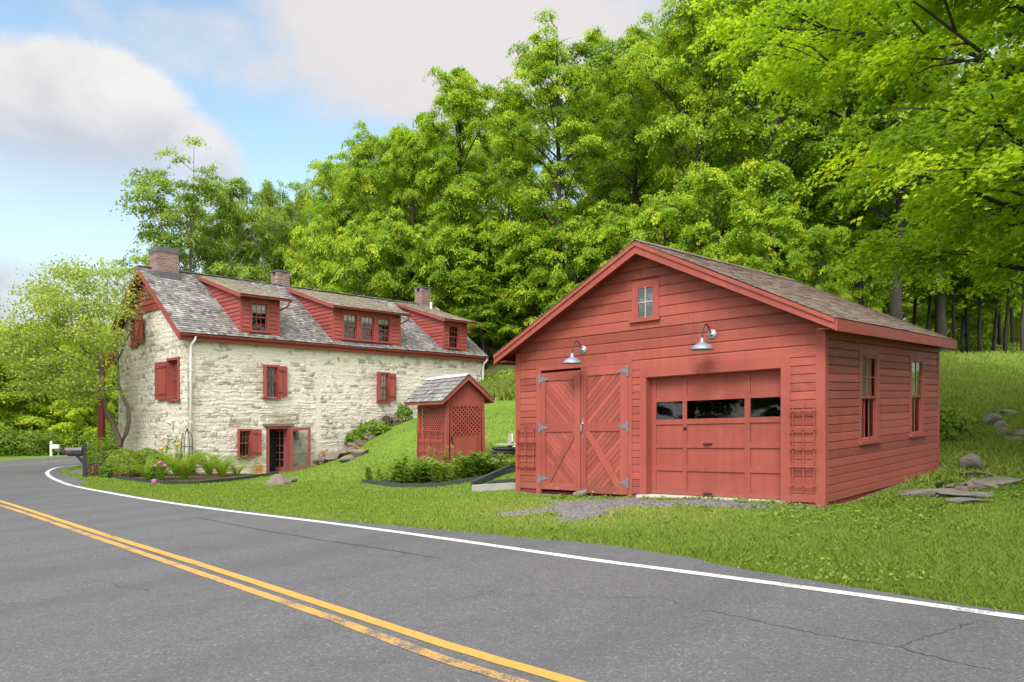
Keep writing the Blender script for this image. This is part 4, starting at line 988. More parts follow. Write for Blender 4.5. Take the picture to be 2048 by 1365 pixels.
        dd.box(fr, u0 + .051, wins[0][0] + .03, .002, .05, zb, dz + .1); dd.box(fr, wins[-1][1] - .03, u1 - .051, .002, .05, zb, dz + .1)
        dd.box(fr, wins[0][0] + .03, wins[-1][1] - .03, .003, .05, zb, wz[0]); dd.box(fr, wins[0][0] + .03, wins[-1][1] - .03, .003, .05, wz[1], dz + .1)
        dd.box(fr, u0 - .02, u0 + .075, -.03, .003, zb, dz + .08); dd.box(fr, u1 - .075, u1 + .02, -.03, .003, zb, dz + .08)
        dd.box(CH, .0, .06, -.0205, .002, zb, dz + .08); dd.box(CHR, .0, .06, -.0205, .002, zb, dz + .08)
        dd.box(fr, u0 + .075, u1 - .075, -.045, .003, zb - .04, zb + .08)
        dd.box(fr, wins[0][0] + .01, wins[-1][1] - .01, -.035, .002, wz[1] + .0, wz[1] + .12)
        for (w0, w1), (n0, n1) in zip(wins[:-1], wins[1:]): dd.box(fr, w1 - .01, n0 + .01, -.034, .05, wz[0] - .05, wz[1])
        d_ = dd.build('dormer', REDHOUSE, root)
        for w0, w1 in wins: sash_window(d_, fr, w0, w1, wz[0], wz[1], 3, (2, 2), .075, -.04, .03, REDHOUSE, curtain, split=False)
        mb = MB(); f0 = -.27; f1 = dm + .12
        q = [(f0, dtop(f0) - .10), (f0, dtop(f0)), (f1, dtop(f1)), (f1, dtop(f1) - .10)]; mb.prism([fr.p(u0 - o_l, d, z) for d, z in q], [fr.p(u1 + o_r, d, z) for d, z in q])
        for a, b in ((u0 - o_l - .028, u0 - o_l - .001), (u1 + o_r + .001, u1 + o_r + .028)):
            q = [(f0 - .02, dtop(f0) - .14), (f0 - .02, dtop(f0) + .004), (f1, dtop(f1) + .004), (f1, dtop(f1) - .13)]; mb.prism([fr.p(a, d, z) for d, z in q], [fr.p(b, d, z) for d, z in q])
        mb.build('dormer_roof_board', REDHOUSE, d_)
        mb = MB(); LL = (f1 - f0) * math.hypot(1, ds); c2, s2 = 1 / math.hypot(1, ds), ds / math.hypot(1, ds)
        shingles(mb, lambda a, s, h: fr.p(a, f0 - .04 + s * c2 - h * s2, dtop(f0) - .005 + s * s2 + h * c2), lambda s: u0 - o_l - .04, lambda s: u1 + o_r + .04, LL + .05, .14, .14, .013, seed + 7, .008)
        mb.build('dormer_shingles', DORMSH, d_)
        mb = MB()
        for k in range(8):
            t0, t1 = math.pi * k / 8, math.pi * (k + 1) / 8; r = .05; c = (f0 - .06, dtop(f0) - .06)
            A0 = (c[0] - r * math.cos(t0), c[1] - r * math.sin(t0)); A1 = (c[0] - r * math.cos(t1), c[1] - r * math.sin(t1))
            mb.poly([fr.p(u0 - o_l, *A0), fr.p(u1 + o_r, *A0), fr.p(u1 + o_r, *A1), fr.p(u0 - o_l, *A1)])
        e_ = u1 + o_r - .1; mb.tube([fr.p(e_, f0 - .06, dtop(f0) - .10), fr.p(e_, f0 - .06, dtop(f0) - .2), fr.p(e_ - .04, f0 + .05, dtop(f0) - .3), fr.p(u1 + .05, .05, dtop(f0) - .42)], .035, 10)
        mb.tube([fr.p(u1 + .05, .04, zb + .3), fr.p(u1 + .06, -.06, zb + .13)], .03, 8)
        mb.build_each('dormer_gutter', REDHOUSE, d_)
    dormer(1.93, 3.44, [(2.27, 3.02)], (.32, 0, 1), 31)
    dormer(5.80, 9.16, [(6.22, 6.98), (7.08, 7.84), (7.93, 8.68)], (.28, 0, 1), 41)
    dormer(11.62, 13.06, [(11.9, 12.62)], None, 51)
    # chimneys
    def chimney(u, d, w, dp, z0, z1, cap, lab):
        mb = MB(); mb.box(fr, u - w / 2, u + w / 2, d - dp / 2, d + dp / 2, z0, z1); 
        if cap == 'band': mb.box(fr, u - w / 2 - .02, u + w / 2 + .02, d - dp / 2 - .02, d + dp / 2 + .02, z1 - .17, z1 + .02, 1); mb.box(fr, u - w / 2 - .03, u + w / 2 + .03, d - dp / 2 - .03, d + dp / 2 + .03, z0, z0 + (.62 if cap == 'band' else .2), 1)
        else:
            for a, b in ((-1, -1), (1, -1), (1, 1), (-1, 1)): mb.box(fr, u + a * w * .36 - .09, u + a * w * .36 + .09, d + b * dp * .36 - .09, d + b * dp * .36 + .09, z1, z1 + .16)
            mb.box(fr, u - .14, u + .14, d - dp / 2 + .01, d - dp / 2 + .1, z1, z1 + .16)
            mb.box(fr, u - w / 2 - .04, u + w / 2 + .04, d - dp / 2 - .04, d + dp / 2 + .04, z1 + .16, z1 + .22, 1); mb.box(fr, u - w / 2 + .1, u + w / 2 - .1, d - dp / 2 + .1, d + dp / 2 - .1, z1 - .02, z1 + .1, 2)
            mb.box(fr, u - w / 2 - .025, u + w / 2 + .025, d - dp / 2 - .025, d + dp / 2 + .025, z0, rtop(d - dp / 2) + .12, 1)
        o = mb.build('chimney', [BRICK, LEAD, DARKIN], roof); o['label'] = lab
    chimney(.52, 3.45, .8, .78, 6.9, 8.42, 'band', 'wide brick chimney with a dark band near the gable end')
    chimney(5.62, 3.9, .58, .58, 7.0, 8.15, 'open', 'slim brick chimney behind the valley of the first dormers')
    chimney(13.35, 3.6, .56, .56, 7.0, 8.35, 'open', 'orange brick chimney at the far end')
    mb = MB(); mb.tube([fr.p(13.2, 2.75, 7.0), fr.p(13.2, 2.75, 7.72)], .055, 10); mb.build('vent_pipe', WHITEP, roof)
    # downspouts
    def spout(u, za, lab):
        mb = MB(); mb.tube([fr.p(u + .06, -.235, ez - .1), fr.p(u + .05, -.23, ez - .2), fr.p(u - .02, -.1, ez - .36), fr.p(u - .03, -.075, ez - .5), fr.p(u - .03, -.075, za)], .046, 10)
        for z in (3.6, 1.8): mb.box(fr, u - .09, u + .03, -.125, -.02, z, z + .03)
        o = mb.build('downspout', WHITEP, root, True); o['label'] = lab
    spout(.12, -.1, 'white downspout at the near gable corner'); spout(HL - .02, 2.9, 'white downspout at the far end of the front')
    # door
    a0, a1, z0, z1 = 2.93, 3.87, -.14, 1.635
    mb = MB(); mb.box(fr, a0, a0 + .09, -.05, .12, z0, z1); mb.box(fr, a1 - .09, a1, -.05, .12, z0, z1); mb.box(fr, a0 + .09, a1 - .09, -.048, .12, z1 - .09, z1); mb.build('door_frame', REDHOUSE, root)
    mb = MB(); mb.box(fr, 2.80, 4.02, -.085, .2, 1.64, 1.735); mb.build('stone_lintel', ROCKBR, root)
    mb = MB(); mb.box(fr, 2.9, 4.0, -.3, .4, -.4, -.145); mb.build('door_step', CONCRETE, root)
    w = a1 - a0 - .19; ang = R(62); f2 = Frame(fr.p(a1 - .095, .10, 0), unit(-fr.U * math.cos(ang) + fr.D * math.sin(ang)), unit(fr.D * math.cos(ang) + fr.U * math.sin(ang)))
    mb = MB(); s = .09; mb.box(f2, 0, s, 0, .04, z0, z1 - .1); mb.box(f2, w - s, w, 0, .04, z0, z1 - .1); mb.box(f2, s, w - s, .001, .039, z0, z0 + .22); mb.box(f2, s, w - s, .001, .039, z1 - .2, z1 - .1)
    for k in range(1, 3): x = s + (w - 2 * s) * k / 3; mb.box(f2, x - .014, x + .014, .004, .036, z0 + .22, z1 - .2)
    for k in range(1, 5): z = z0 + .22 + (z1 - .42 - z0) * k / 5; mb.box(f2, s, w - s, .006, .034, z - .014, z + .014)
    mb.box(f2, -.03, -.001, -.02, .05, z0, z1 - .1, 1)
    dr = mb.build('inner_door', [REDHOUSE, PURPLE], root); g = MB(); g.poly([f2.p(s, .02, z0 + .22), f2.p(w - s, .02, z0 + .22), f2.p(w - s, .02, z1 - .2), f2.p(s, .02, z1 - .2)]); g.build('pane', GLASS, dr)
    w = .80; ang = R(12); f3 = Frame(fr.p(a1 - .02, -.07, 0), unit(fr.U * math.cos(ang) - fr.D * math.sin(ang)), unit(fr.D * math.cos(ang) + fr.U * math.sin(ang)))
    mb = MB(); s = .10; mb.box(f3, 0, s, -.04, 0, z0 + .02, z1 - .05); mb.box(f3, w - s, w, -.04, 0, z0 + .02, z1 - .05); mb.box(f3, s, w - s, -.039, -.001, z0 + .02, z0 + .2); mb.box(f3, s, w - s, -.039, -.001, z1 - .16, z1 - .05)
    dr = mb.build('storm_door', REDHOUSE, root); g = MB(); g.poly([f3.p(s, -.02, z0 + .2), f3.p(w - s, -.02, z0 + .2), f3.p(w - s, -.02, z1 - .16), f3.p(s, -.02, z1 - .16)]); g.build('pane', GLASS, dr)
    hb = MB(); hb.lathe(f3.p(w - .05, -.04, .72), -f3.D, [(.012, 0), (.012, .03), (.024, .04), (.02, .055), (0, .058)], 10); hb.build('knob', IRON, dr)
build_house()

def lantern():
    fr = HOU; u, z = uz(fr, 592, 868, -.15); root = empty('wall_lantern', fr.p(u, -.03, z), 'black iron lantern on the stone wall above the open storm door', 'lantern')
    mb = MB(); mb.box(fr, u - .05, u + .05, -.06, -.03, z - .05, z + .2); mb.tube([fr.p(u, -.05, z + .12), fr.p(u, -.11, z + .2), fr.p(u, -.16, z + .17)], .014, 8); mb.build('bracket', IRON, root)
    mb = MB(); c = fr.p(u, -.16, z); mb.lathe(c + A(0, 0, .17), (0, 0, -1), [(0, 0), (.03, .01), (.10, .08), (.10, .095)], 6)
    mb.lathe(c - A(0, 0, .26), (0, 0, 1), [(0, 0), (.08, .01), (.08, .03)], 6)
    for k in range(6):
        t = 2 * math.pi * k / 6; mb.tube([c + A(.09 * math.cos(t), .09 * math.sin(t), .08), c + A(.075 * math.cos(t), .075 * math.sin(t), -.24)], .008, 5)
    mb.build('lantern_frame', IRON, root); g = MB(); g.lathe(c + A(0, 0, .075), (0, 0, -1), [(.082, 0), (.068, .30)], 6); g.build('glass', GLASS, root)
lantern()
def floodlight():
    GAB = Frame(HOU.p(0, 0, 0), HOU.D, HOU.U); u, z = uz(GAB, 341, 842, -.1); root = empty('floodlight', GAB.p(u, -.02, z), 'small white floodlight fixed to the gable wall beside the downspout', 'floodlight')
    mb = MB(); mb.lathe(GAB.p(u, -.0, z), -GAB.D, [(0, .0), (.06, 0), (.06, .05), (.02, .06), (.02, .1), (0, .1)], 14); mb.build('base', WHITEP, root)
    mb = MB(); mb.lathe(GAB.p(u - .03, -.09, z + .03), unit(-GAB.D * .6 - A(0, 0, .8)), [(0, 0), (.04, .01), (.055, .06), (.1, .14), (.1, .16), (.0, .15)], 16); mb.build('lamp_head', WHITEP, root, True)
floodlight()

# ------------------------------------------------------------------ lattice well house
def build_shed():
    fr = SHD; root = empty('lattice_shed', fr.p(SW / 2, SD / 2, 0), 'small red shed with lattice sides, plank door and grey shake roof', 'shed')
    H = 2.0; ru = SW / 2; OH = .21; sl = .86; rz = 2.66; DF, DB = -.16, SD + .42
    SIDE = Frame(fr.p(0, 0, 0), fr.D, fr.U); SIR = Frame(fr.p(SW, 0, 0), fr.D, -fr.U); BK = Frame(fr.p(0, SD, 0), fr.U, -fr.D)
    mb = MB(); zl0, zl1 = .92, 1.80
    for u in (0, SW): 
        a, b = (0, .09) if u == 0 else (SW - .09, SW); fl = -.05 if u == 0 else .05
        for d0, d1 in ((0, .09), (SD - .09, SD)):
            mb.hexa([fr.p(a + fl, d0 - .03, -.3), fr.p(b + fl, d0 - .03, -.3), fr.p(b + fl, d1, -.3), fr.p(a + fl, d1, -.3), fr.p(a, d0 - .03, H + .05), fr.p(b, d0 - .03, H + .05), fr.p(b, d1, H + .05), fr.p(a, d1, H + .05)])
    mb.build_each('corner_post', RED, root)
    mb = MB()
    for Q, L, nm in ((SIDE, SD, 0), (SIR, SD, 0), (BK, SW, 0)):
        n = int(L / .13)
        for k in range(n):
            mb.tint = random.random(); a, b = .09 + (L - .18) * k / n + .001, .09 + (L - .18) * (k + 1) / n - .002
            mb.hexa([Q.p(a, -.045, -.3), Q.p(b, -.045, -.3), Q.p(b, -.02, -.3), Q.p(a, -.02, -.3), Q.p(a, 0, zl0), Q.p(b, 0, zl0), Q.p(b, .02, zl0), Q.p(a, .02, zl0)])
        mb.box(Q, .09, L - .09, -.012, .03, zl0 + .001, zl0 + .05); mb.build('side_boarding', RED, root); mb = MB(); mb.box(Q, .09, L - .09, -.02, .03, zl1, H + .06); mb.build('side_panel', RED, root); mb = MB()
    def lattice(Q, a0, a1, z0, z1, d, name='lattice', par=root):
        mb = MB(); 
        for sgn, dd in ((1, d), (-1, d + .009)):
            n = (1 / math.sqrt(2), sgn / math.sqrt(2)); cs = [n[0] * x + n[1] * z for x in (a0, a1) for z in (z0, z1)]; c = min(cs)
            while c < max(cs):
                p = clip_poly([(a0, z0), (a1, z0), (a1, z1), (a0, z1)], n, c + .042); p = clip_poly(p, (-n[0], -n[1]), -c) if len(p) > 2 else p
                if len(p) > 2: mb.tint = random.random(); mb.prism([Q.p(x, dd, z) for x, z in p], [Q.p(x, dd + .007, z) for x, z in p])
                c += .088
        return mb.build(name, RED, par)
    lattice(SIDE, .09, SD - .09, zl0 + .05, zl1, .004); lattice(SIR, .09, SD - .09, zl0 + .05, zl1, .004)
    mb = MB(); n = 6
    for k in range(n): mb.tint = random.random(); mb.box(fr, .1 + (SW - .2) * k / n + .001, .1 + (SW - .2) * (k + 1) / n - .002, -.035, -.015, -.2, zl0 - .002)
    mb.box(fr, .1, SW - .1, -.036, -.012, zl0 - .001, zl0 + .045); mb.box(fr, .1, SW - .1, -.036, -.012, zl1 - .03, zl1 + .02)
    mb.box(fr, .1, .15, -.036, -.012, zl0 + .045, zl1 - .03); mb.box(fr, SW - .15, SW - .1, -.036, -.012, zl0 + .045, zl1 - .03)
    dr = mb.build('door', RED, root); lattice(fr, .15, SW - .15, zl0 + .045, zl1 - .03, -.03, 'lattice', dr)
    lb = MB(); lb.box(fr, .11, .16, -.055, -.0365, .84, .95); lb.tube([fr.p(.15, -.06, .86), fr.p(.15, -.07, .78)], .022, 8); lb.build('latch', IRON, dr)
    mb = MB(); g = [(.0, zl1 + .02), (SW, zl1 + .02), (SW, rz - .1 - sl * ru), (ru, rz - .1), (0, rz - .1 - sl * ru)]
    for d in (-.02, SD - .02): mb.prism([fr.p(u, d, z) for u, z in g], [fr.p(u, d + .025, z) for u, z in g])
    mb.build_each('gable_panel', RED, root)
    mb = MB(); mb.box(fr, .12, SW - .12, .12, SD - .12, -.2, 1.95); mb.build('lattice_shade_box', DARKIN, root)  # added dark box, painted shade seen through the lattice
    mb = MB()
    for sg in (-1, 1):
        ue = ru + sg * (ru + OH); ze = rz - sl * (ru + OH); q = [(ru, rz), (ue, ze), (ue, ze - .05), (ru, rz - .06)]; mb.prism([fr.p(u, DF, z) for u, z in q], [fr.p(u, DB, z) for u, z in q])
        a, b = sorted((ue + sg * .001, ue + sg * .025)); mb.box(fr, a, b, DF - .02, DB, ze - .11, ze - .004)
        q = [(ru, rz - .002), (ue, ze - .002), (ue, ze - .11), (ru, rz - .14)]
        mb.prism([fr.p(u, DF - .028, z) for u, z in q], [fr.p(u, DF - .001, z) for u, z in q])
    roof = mb.build('roof', REDTRIM, root); mb = MB()
    for sg in (-1, 1):
        ue = ru + sg * (ru + OH + .04); L = math.hypot(ue - ru, sl * (ru + OH + .04)); ca = abs(ue - ru) / L; sa = sl * ca; ze = rz - sl * (ru + OH + .04)
        shingles(mb, lambda a, s, h, sg=sg, ue=ue, ze=ze, ca=ca, sa=sa: fr.p(ue - sg * s * ca + sg * h * sa, a, ze + .008 + s * sa + h * ca), lambda s: DF - .05, lambda s: DB + .04, L, .17, .16, .028, 61 + sg, .004)
    mb.build('shakes', SHEDSH, roof)
    mb = MB(); mb.hexa([fr.p(ru - .1, DF - .04, rz - .03), fr.p(ru, DF - .04, rz + .035), fr.p(ru, DB + .04, rz + .035), fr.p(ru - .1, DB + .04, rz - .03), fr.p(ru - .1, DF - .04, rz - .015), fr.p(ru, DF - .04, rz + .055), fr.p(ru, DB + .04, rz + .055), fr.p(ru - .1, DB + .04, rz - .015)])
    mb.hexa([fr.p(ru + .1, DF - .04, rz - .03), fr.p(ru, DF - .04, rz + .034), fr.p(ru, DB + .04, rz + .034), fr.p(ru + .1, DB + .04, rz - .03), fr.p(ru + .1, DF - .04, rz - .015), fr.p(ru, DF - .04, rz + .054), fr.p(ru, DB + .04, rz + .054), fr.p(ru + .1, DB + .04, rz - .015)])
    mb.build('ridge_board', m_simple('pale_ridge_board', (.55, .53, .5), .8), roof)
    trellis(SIDE, .12, SD - .15, .25, 1.12, 5, 4, -.09, 'low red trellis leaning on the lattice shed side')
build_shed()

# ------------------------------------------------------------------ vegetation helpers
def norm_rows(v): return v / (np.linalg.norm(v, axis=1, keepdims=True) + 1e-9)
def leaf_quads(C, Nn, L, aspect, rng, fold=.18, tdir=None):
    n = len(C); r = rng.normal(size=(n, 3)) if tdir is None else tdir + .35 * rng.normal(size=(n, 3))
    Nn = norm_rows(Nn); t = norm_rows(r - (r * Nn).sum(1, keepdims=True) * Nn); b = np.cross(Nn, t)
    L = np.broadcast_to(np.asarray(L, float), (n,))[:, None]; w = L * aspect
    V = np.stack([C - t * L * .5, C + b * w * .5 - Nn * fold * w, C + t * L * .5 - Nn * fold * L * .5, C - b * w * .5 - Nn * fold * w], 1).reshape(-1, 3)
    return V, np.arange(4 * n).reshape(n, 4)
STAR = [(.0, -.5), (.16, -.32), (.44, -.3), (.26, -.05), (.5, .22), (.18, .16), (.0, .55), (-.18, .16), (-.5, .22), (-.26, -.05), (-.44, -.3), (-.16, -.32)]
def leaf_stars(C, Nn, L, rng):
    n = len(C); r = rng.normal(size=(n, 3)); Nn = norm_rows(Nn); t = norm_rows(r - (r * Nn).sum(1, keepdims=True) * Nn); b = np.cross(Nn, t)
    L = np.broadcast_to(np.asarray(L, float), (n,))[:, None]
    V = np.stack([C + b * L * x + t * L * y - Nn * L * .25 * abs(x) for x, y in STAR], 1).reshape(-1, 3); k = len(STAR)
    return V, np.arange(k * n).reshape(n, k)
def tints(n, per, rng, mean=.5, s1=.16, s2=.1, groups=None):
    g = rng.normal(mean, s1, int(groups.max()) + 1)[groups] if groups is not None else mean
    return np.repeat(np.clip(g + rng.normal(0, s2, n), 0, 1), per)

def grow(seed, H, cb, Rr, nl, ncl, lpc, leaf, trunk_r, shape='maple', up=.5, star=False, cr=1.0, droop=.35, mean=.5, lean=None, bark=None, leafmat=None, top=.93, sub=(4, 7), aspect=.72):
    """trunk with limbs and a crown of leaf sprays, base at the origin; returns (trunk object, crown object)"""
    rng = np.random.default_rng(seed); mb = MB(); lean = A(0, 0, 0) if lean is None else lean
    tz = np.linspace(0, H * top, 9); wob = np.cumsum(rng.normal(0, .012 * H, (9, 2)), 0) * .5; wob[0] = 0
    tp = np.stack([wob[:, 0] + lean[0] * tz, wob[:, 1] + lean[1] * tz, tz - .3 * (tz == 0)], 1); tr = trunk_r * (1 - tz / H) ** .8 + .015; tr[0] *= 1.35
    mb.tube(tp, list(tr), 9)
    def trunk_at(z): return A(np.interp(z, tz, tp[:, 0]), np.interp(z, tz, tp[:, 1]), z)
    C = []; N0 = []
    for i in range(nl):
        t = (i + rng.random()) / nl; z0 = max(.3, cb * .8 + t * (H * top - cb) * .985)
        if shape == 'maple': rr = Rr * (np.sin(np.pi * np.clip(.2 + .78 * t, 0, 1)) ** .65)
        elif shape == 'column': rr = Rr * (1 - .55 * t)
        else: rr = Rr * (.65 + .5 * np.sin(np.pi * (.1 + .85 * t)))
        rr *= rng.uniform(.72, 1.12); az = i * 2.399 + rng.normal(0, .35); rise = rr * rng.uniform(.35, .9) * up * 2 * (.35 + t)
        p0 = trunk_at(z0); e = p0 + A(rr * math.cos(az), rr * math.sin(az), rise); m_ = (p0 + e) / 2 + A(0, 0, rr * .12) + rng.normal(0, .06 * rr, 3)
        pts = [p0 * (1 - s) ** 2 + 2 * m_ * s * (1 - s) + e * s * s for s in np.linspace(0, 1, 6)]
        r0 = min(trunk_r * .32, .022 + .018 * rr) * (1 - .5 * t); mb.tube(pts, [r0 * (1 - .85 * s) + .006 for s in np.linspace(0, 1, 6)], 5, cap=False)
        C.append(e); N0.append(A(math.cos(az), math.sin(az), 0))
        for k in range(rng.integers(*sub)):
            s = rng.uniform(.14, .97); q = p0 * (1 - s) ** 2 + 2 * m_ * s * (1 - s) + e * s * s; a2 = az + rng.choice([-1, 1]) * rng.uniform(.35, 1.25); l2 = rr * rng.uniform(.2, .42) + .3
            f = q + A(l2 * math.cos(a2), l2 * math.sin(a2), l2 * rng.uniform(-.05, .55) * up * 1.6); mb.tube([q, (q + f) / 2 + A(0, 0, .08 * l2), f], [r0 * .4 + .004, r0 * .25 + .003, .004], 4, cap=False)
            C.append(f); N0.append(A(math.cos(a2), math.sin(a2), 0)); 
            if l2 > .9: C.append((q + f) / 2 + A(0, 0, .1)); N0.append(N0[-1])
    for k in range(5): C.append(trunk_at(H * top) + A(*rng.normal(0, .3 * cr, 2), rng.uniform(0, .35) * cr)); N0.append(A(0, 0, 0))
    C = np.array(C); N0 = np.array(N0)
    if len(C) > ncl: 
        k = rng.choice(len(C), ncl, replace=False); C = C[k]; N0 = N0[k]
    n = len(C); rc = cr * rng.uniform(.6, 1.25, n); cnt = np.maximum(6, (lpc * rc ** 2 / cr ** 2 * rng.uniform(.7, 1.2, n)).astype(int)); g = np.repeat(np.arange(n), cnt); m = len(g)
    th = rng.uniform(0, 2 * np.pi, m); q = np.sqrt(rng.random(m)) * (1 + .25 * rng.normal(size=m) * .5)
    # ragged spray outline: several lobes per spray
    ph = rng.uniform(0, 6.28, n)[g]; lob = .72 + .28 * np.cos(3 * th + ph) + .12 * np.cos(7 * th + 2 * ph); q = q * lob
    dx = np.cos(th) * q * rc[g]; dy = np.sin(th) * q * rc[g]; dz = -droop * rc[g] * q ** 2 + rng.normal(0, .1, m) * rc[g] + .12 * rc[g]
    til = rng.uniform(.0, .42, n)[g] * (.4 + .6 * (np.abs(N0[g]).sum(1) > 0)); dz = dz - til * (dx * N0[g, 0] + dy * N0[g, 1])
    P = C[g] + np.stack([dx, dy, dz], 1); Nn = np.stack([dx * .5 / rc[g], dy * .5 / rc[g], np.ones(m)], 1) + .4 * rng.normal(size=(m, 3)) + (til + .1)[:, None] * N0[g]
    Ls = leaf * rng.uniform(.7, 1.3, m)
    V, Q = leaf_stars(P, Nn, Ls, rng) if star else leaf_quads(P, Nn, Ls, aspect, rng)
    tint = tints(m, Q.shape[1], rng, mean, .15, .1, g)
    trunk = mb.build('trunk', bark or BARK, None, True); crown = np_mesh('crown', V, Q, leafmat or MAPLE, None, tint)
    return trunk, crown
KINDS = {}
def plant(kind, name, loc, label, cat='tree', group=None, sx=1.0, sz=1.0, rz=0.0, tilt=(0, 0)):
    tr, cr, used = KINDS[kind]; root = empty(name, loc, label, cat, group); root.scale = (sx, sx, sz); root.rotation_euler = (tilt[0], tilt[1], rz)
    if used: 
        a, b = tr.copy(), cr.copy(); COL.objects.link(a); COL.objects.link(b)
    else: a, b = tr, cr; KINDS[kind][2] = True
    a.parent = root; b.parent = root; return root
def kind(name, H, **kw): 
    t, c = grow(H=H, **kw); KINDS[name] = [t, c, False]; HT[name] = H; RD[name] = kw['Rr']
HT = {}; RD = {}

kind('mapleA', 17, seed=1, cb=2.6, Rr=4.6, nl=40, ncl=470, lpc=235, leaf=.145, trunk_r=.26, sub=(7, 12), cr=.92)
kind('mapleB', 18, seed=2, cb=3.0, Rr=4.2, nl=42, ncl=470, lpc=235, leaf=.145, trunk_r=.28, up=.62, sub=(7, 12), cr=.9)
kind('mapleC', 16, seed=3, cb=2.2, Rr=5.0, nl=40, ncl=480, lpc=235, leaf=.145, trunk_r=.25, mean=.62, sub=(7, 12), cr=.95)
kind('mapleD', 19, seed=4, cb=5.5, Rr=4.4, nl=38, ncl=430, lpc=190, leaf=.17, trunk_r=.36, mean=.45, sub=(7, 11), cr=.95)
kind('youngmaple', 8, seed=5, cb=.8, Rr=2.8, nl=30, ncl=270, lpc=150, leaf=.145, trunk_r=.1, cr=.72, mean=.58, sub=(6, 10))
kind('slender', 13, seed=6, cb=4.6, Rr=2.0, nl=20, ncl=110, lpc=90, leaf=.2, trunk_r=.13, shape='column', cr=.8, mean=.4)
kind('airy', 15, seed=8, cb=3.0, Rr=4.4, nl=40, ncl=460, lpc=165, leaf=.175, trunk_r=.18, shape='open', up=.72, cr=.95, droop=.25, top=.84, leafmat=AIRY, bark=BARKL, aspect=.6)
kind('roadside', 10, seed=9, cb=.9, Rr=3.6, nl=28, ncl=240, lpc=150, leaf=.2, trunk_r=.16, mean=.7)
kind('nearmaple', 17.5, seed=12, cb=4.6, Rr=6.6, nl=46, ncl=820, lpc=225, leaf=.125, trunk_r=.26, star=True, leafmat=NEARLEAF, cr=.95, up=.5, droop=.5, mean=.5, sub=(11, 17))

def tree_px(kd, px, Y, top, hw, label, group=None, name='maple_tree', rz=None):
    x = xat(px, Y); z0 = zg(x, Y); zt = CZ - (top - HZ) / F * Y; Hn = max(3, zt - z0)
    plant(kd, name, (x, Y, z0 - .15), label, 'tree', group, hw / F * Y / RD[kd] * .95, Hn / HT[kd], random.uniform(0, 6.28) if rz is None else rz)

for k, (kd, px, Y, top, hw) in enumerate([('mapleB', 706, 51, 300, 80), ('mapleC', 785, 50, 275, 80), ('mapleA', 872, 49, 215, 80), ('mapleC', 1018, 48, 170, 95), ('mapleB', 1190, 50, 120, 95), ('mapleA', 1335, 48, 20, 110), ('mapleB', 1475, 46, -110, 120), ('mapleC', 1640, 45, -120, 120)]):
    tree_px(kd, px, Y, top, hw, 'maple close behind the first row of the woodland edge', 'maples close behind the woodland edge')
front = [('mapleC', 668, 47, 295, 80, 'maple at the left end of the woodland edge, its crown highest behind the slim chimney'),
  ('mapleA', 748, 45, 238, 88, 'round crowned maple standing just right of the slim chimney'),
  ('mapleC', 826, 44, 236, 80, 'yellow green maple above the long triple dormer'),
  ('mapleB', 928, 43, 105, 105, 'tall maple with a thin broken top above the end chimney'),
  ('mapleA', 1118, 40, 38, 140, 'tall maple with the highest pointed top in open sky, left of the garage peak'),
  ('mapleB', 1268, 45, 25, 110, 'maple rising directly behind the garage roof peak'),
  ('mapleC', 1398, 39, -110, 150, 'large bright maple right of the garage peak reaching out of the picture'),
  ('mapleA', 1560, 37, -170, 165, 'large maple behind the garage gable window side, its lowest boughs touching the roof'),
  ('mapleD', 1712, 36, -170, 165, 'big old maple with a thick dark trunk behind the garage ridge'),
  ('mapleD', 1795, 33, -120, 150, 'big twin of dark trunks standing just above the garage rear eave'),
  ('mapleB', 1885, 41, -140, 150, 'tall dark trunked maple right of the garage rear eave')]
for kd, px, Y, top, hw, lab in front: tree_px(kd, px, Y, top, hw, lab, 'maples along the woodland edge')
for k, (kd, px, Y, top, hw) in enumerate([('mapleB', 610, 62, 365, 70), ('mapleA', 705, 60, 300, 90), ('mapleD', 870, 58, 200, 95), ('mapleC', 1030, 57, 160, 95), ('mapleA', 1195, 58, 110, 100), ('mapleD', 1330, 58, 30, 110), ('mapleB', 1480, 56, -60, 120),
    ('mapleC', 1640, 54, -40, 120), ('mapleD', 1770, 58, 60, 110), ('mapleA', 1930, 60, 120, 110), ('mapleD', 2060, 58, 60, 120), ('mapleB', 2170, 48, -100, 150), ('mapleC', 560, 72, 400, 70), ('mapleA', 800, 76, 260, 100), ('mapleB', 960, 78, 250, 100), ('mapleC', 1250, 78, 180, 110)]):
    tree_px(kd, px, Y, top, hw, 'maple deep in the wood behind the first row of trunks', 'maples deeper in the wood')
for k, (px, Y, top, hw) in enumerate([(640, 43, 425, 60), (720, 41, 440, 70), (800, 42, 430, 70), (880, 42, 440, 65), (975, 41, 430, 65), (1065, 40, 440, 70), (1150, 38, 430, 70), (1240, 37, 420, 70), (1430, 33, 330, 90), (1540, 31, 400, 75), (1640, 29.5, 440, 60), (1725, 35, 480, 60), (1330, 34, 380, 80)]):
    tree_px('youngmaple', px, Y, top, hw, 'young low branched maple filling the edge of the wood behind the roofs', 'young maples at the wood edge', 'young_maple')
for k, (px, Y, top) in enumerate([(972, 40, 500), (984, 43, 480), (997, 41, 470), (1008, 46, 470), (1020, 42, 450), (1030, 45, 440), (961, 45, 480), (1852, 42, 300), (1905, 44, 340), (1940, 46, 380), (1962, 44, 330), (1984, 45, 390), (2011, 43, 320), (2030, 50, 300), (2046, 39, 250), (1890, 52, 320), (1925, 55, 400), (1995, 56, 380), (2070, 46, 300), (1765, 44, 300), (1830, 48, 330), (1680, 42, 280), (1600, 44, 260)]):
    tree_px('slender', px, Y, top, 55, 'slender woodland sapling with a bare dark stem', 'slender saplings in the wood', 'sapling')
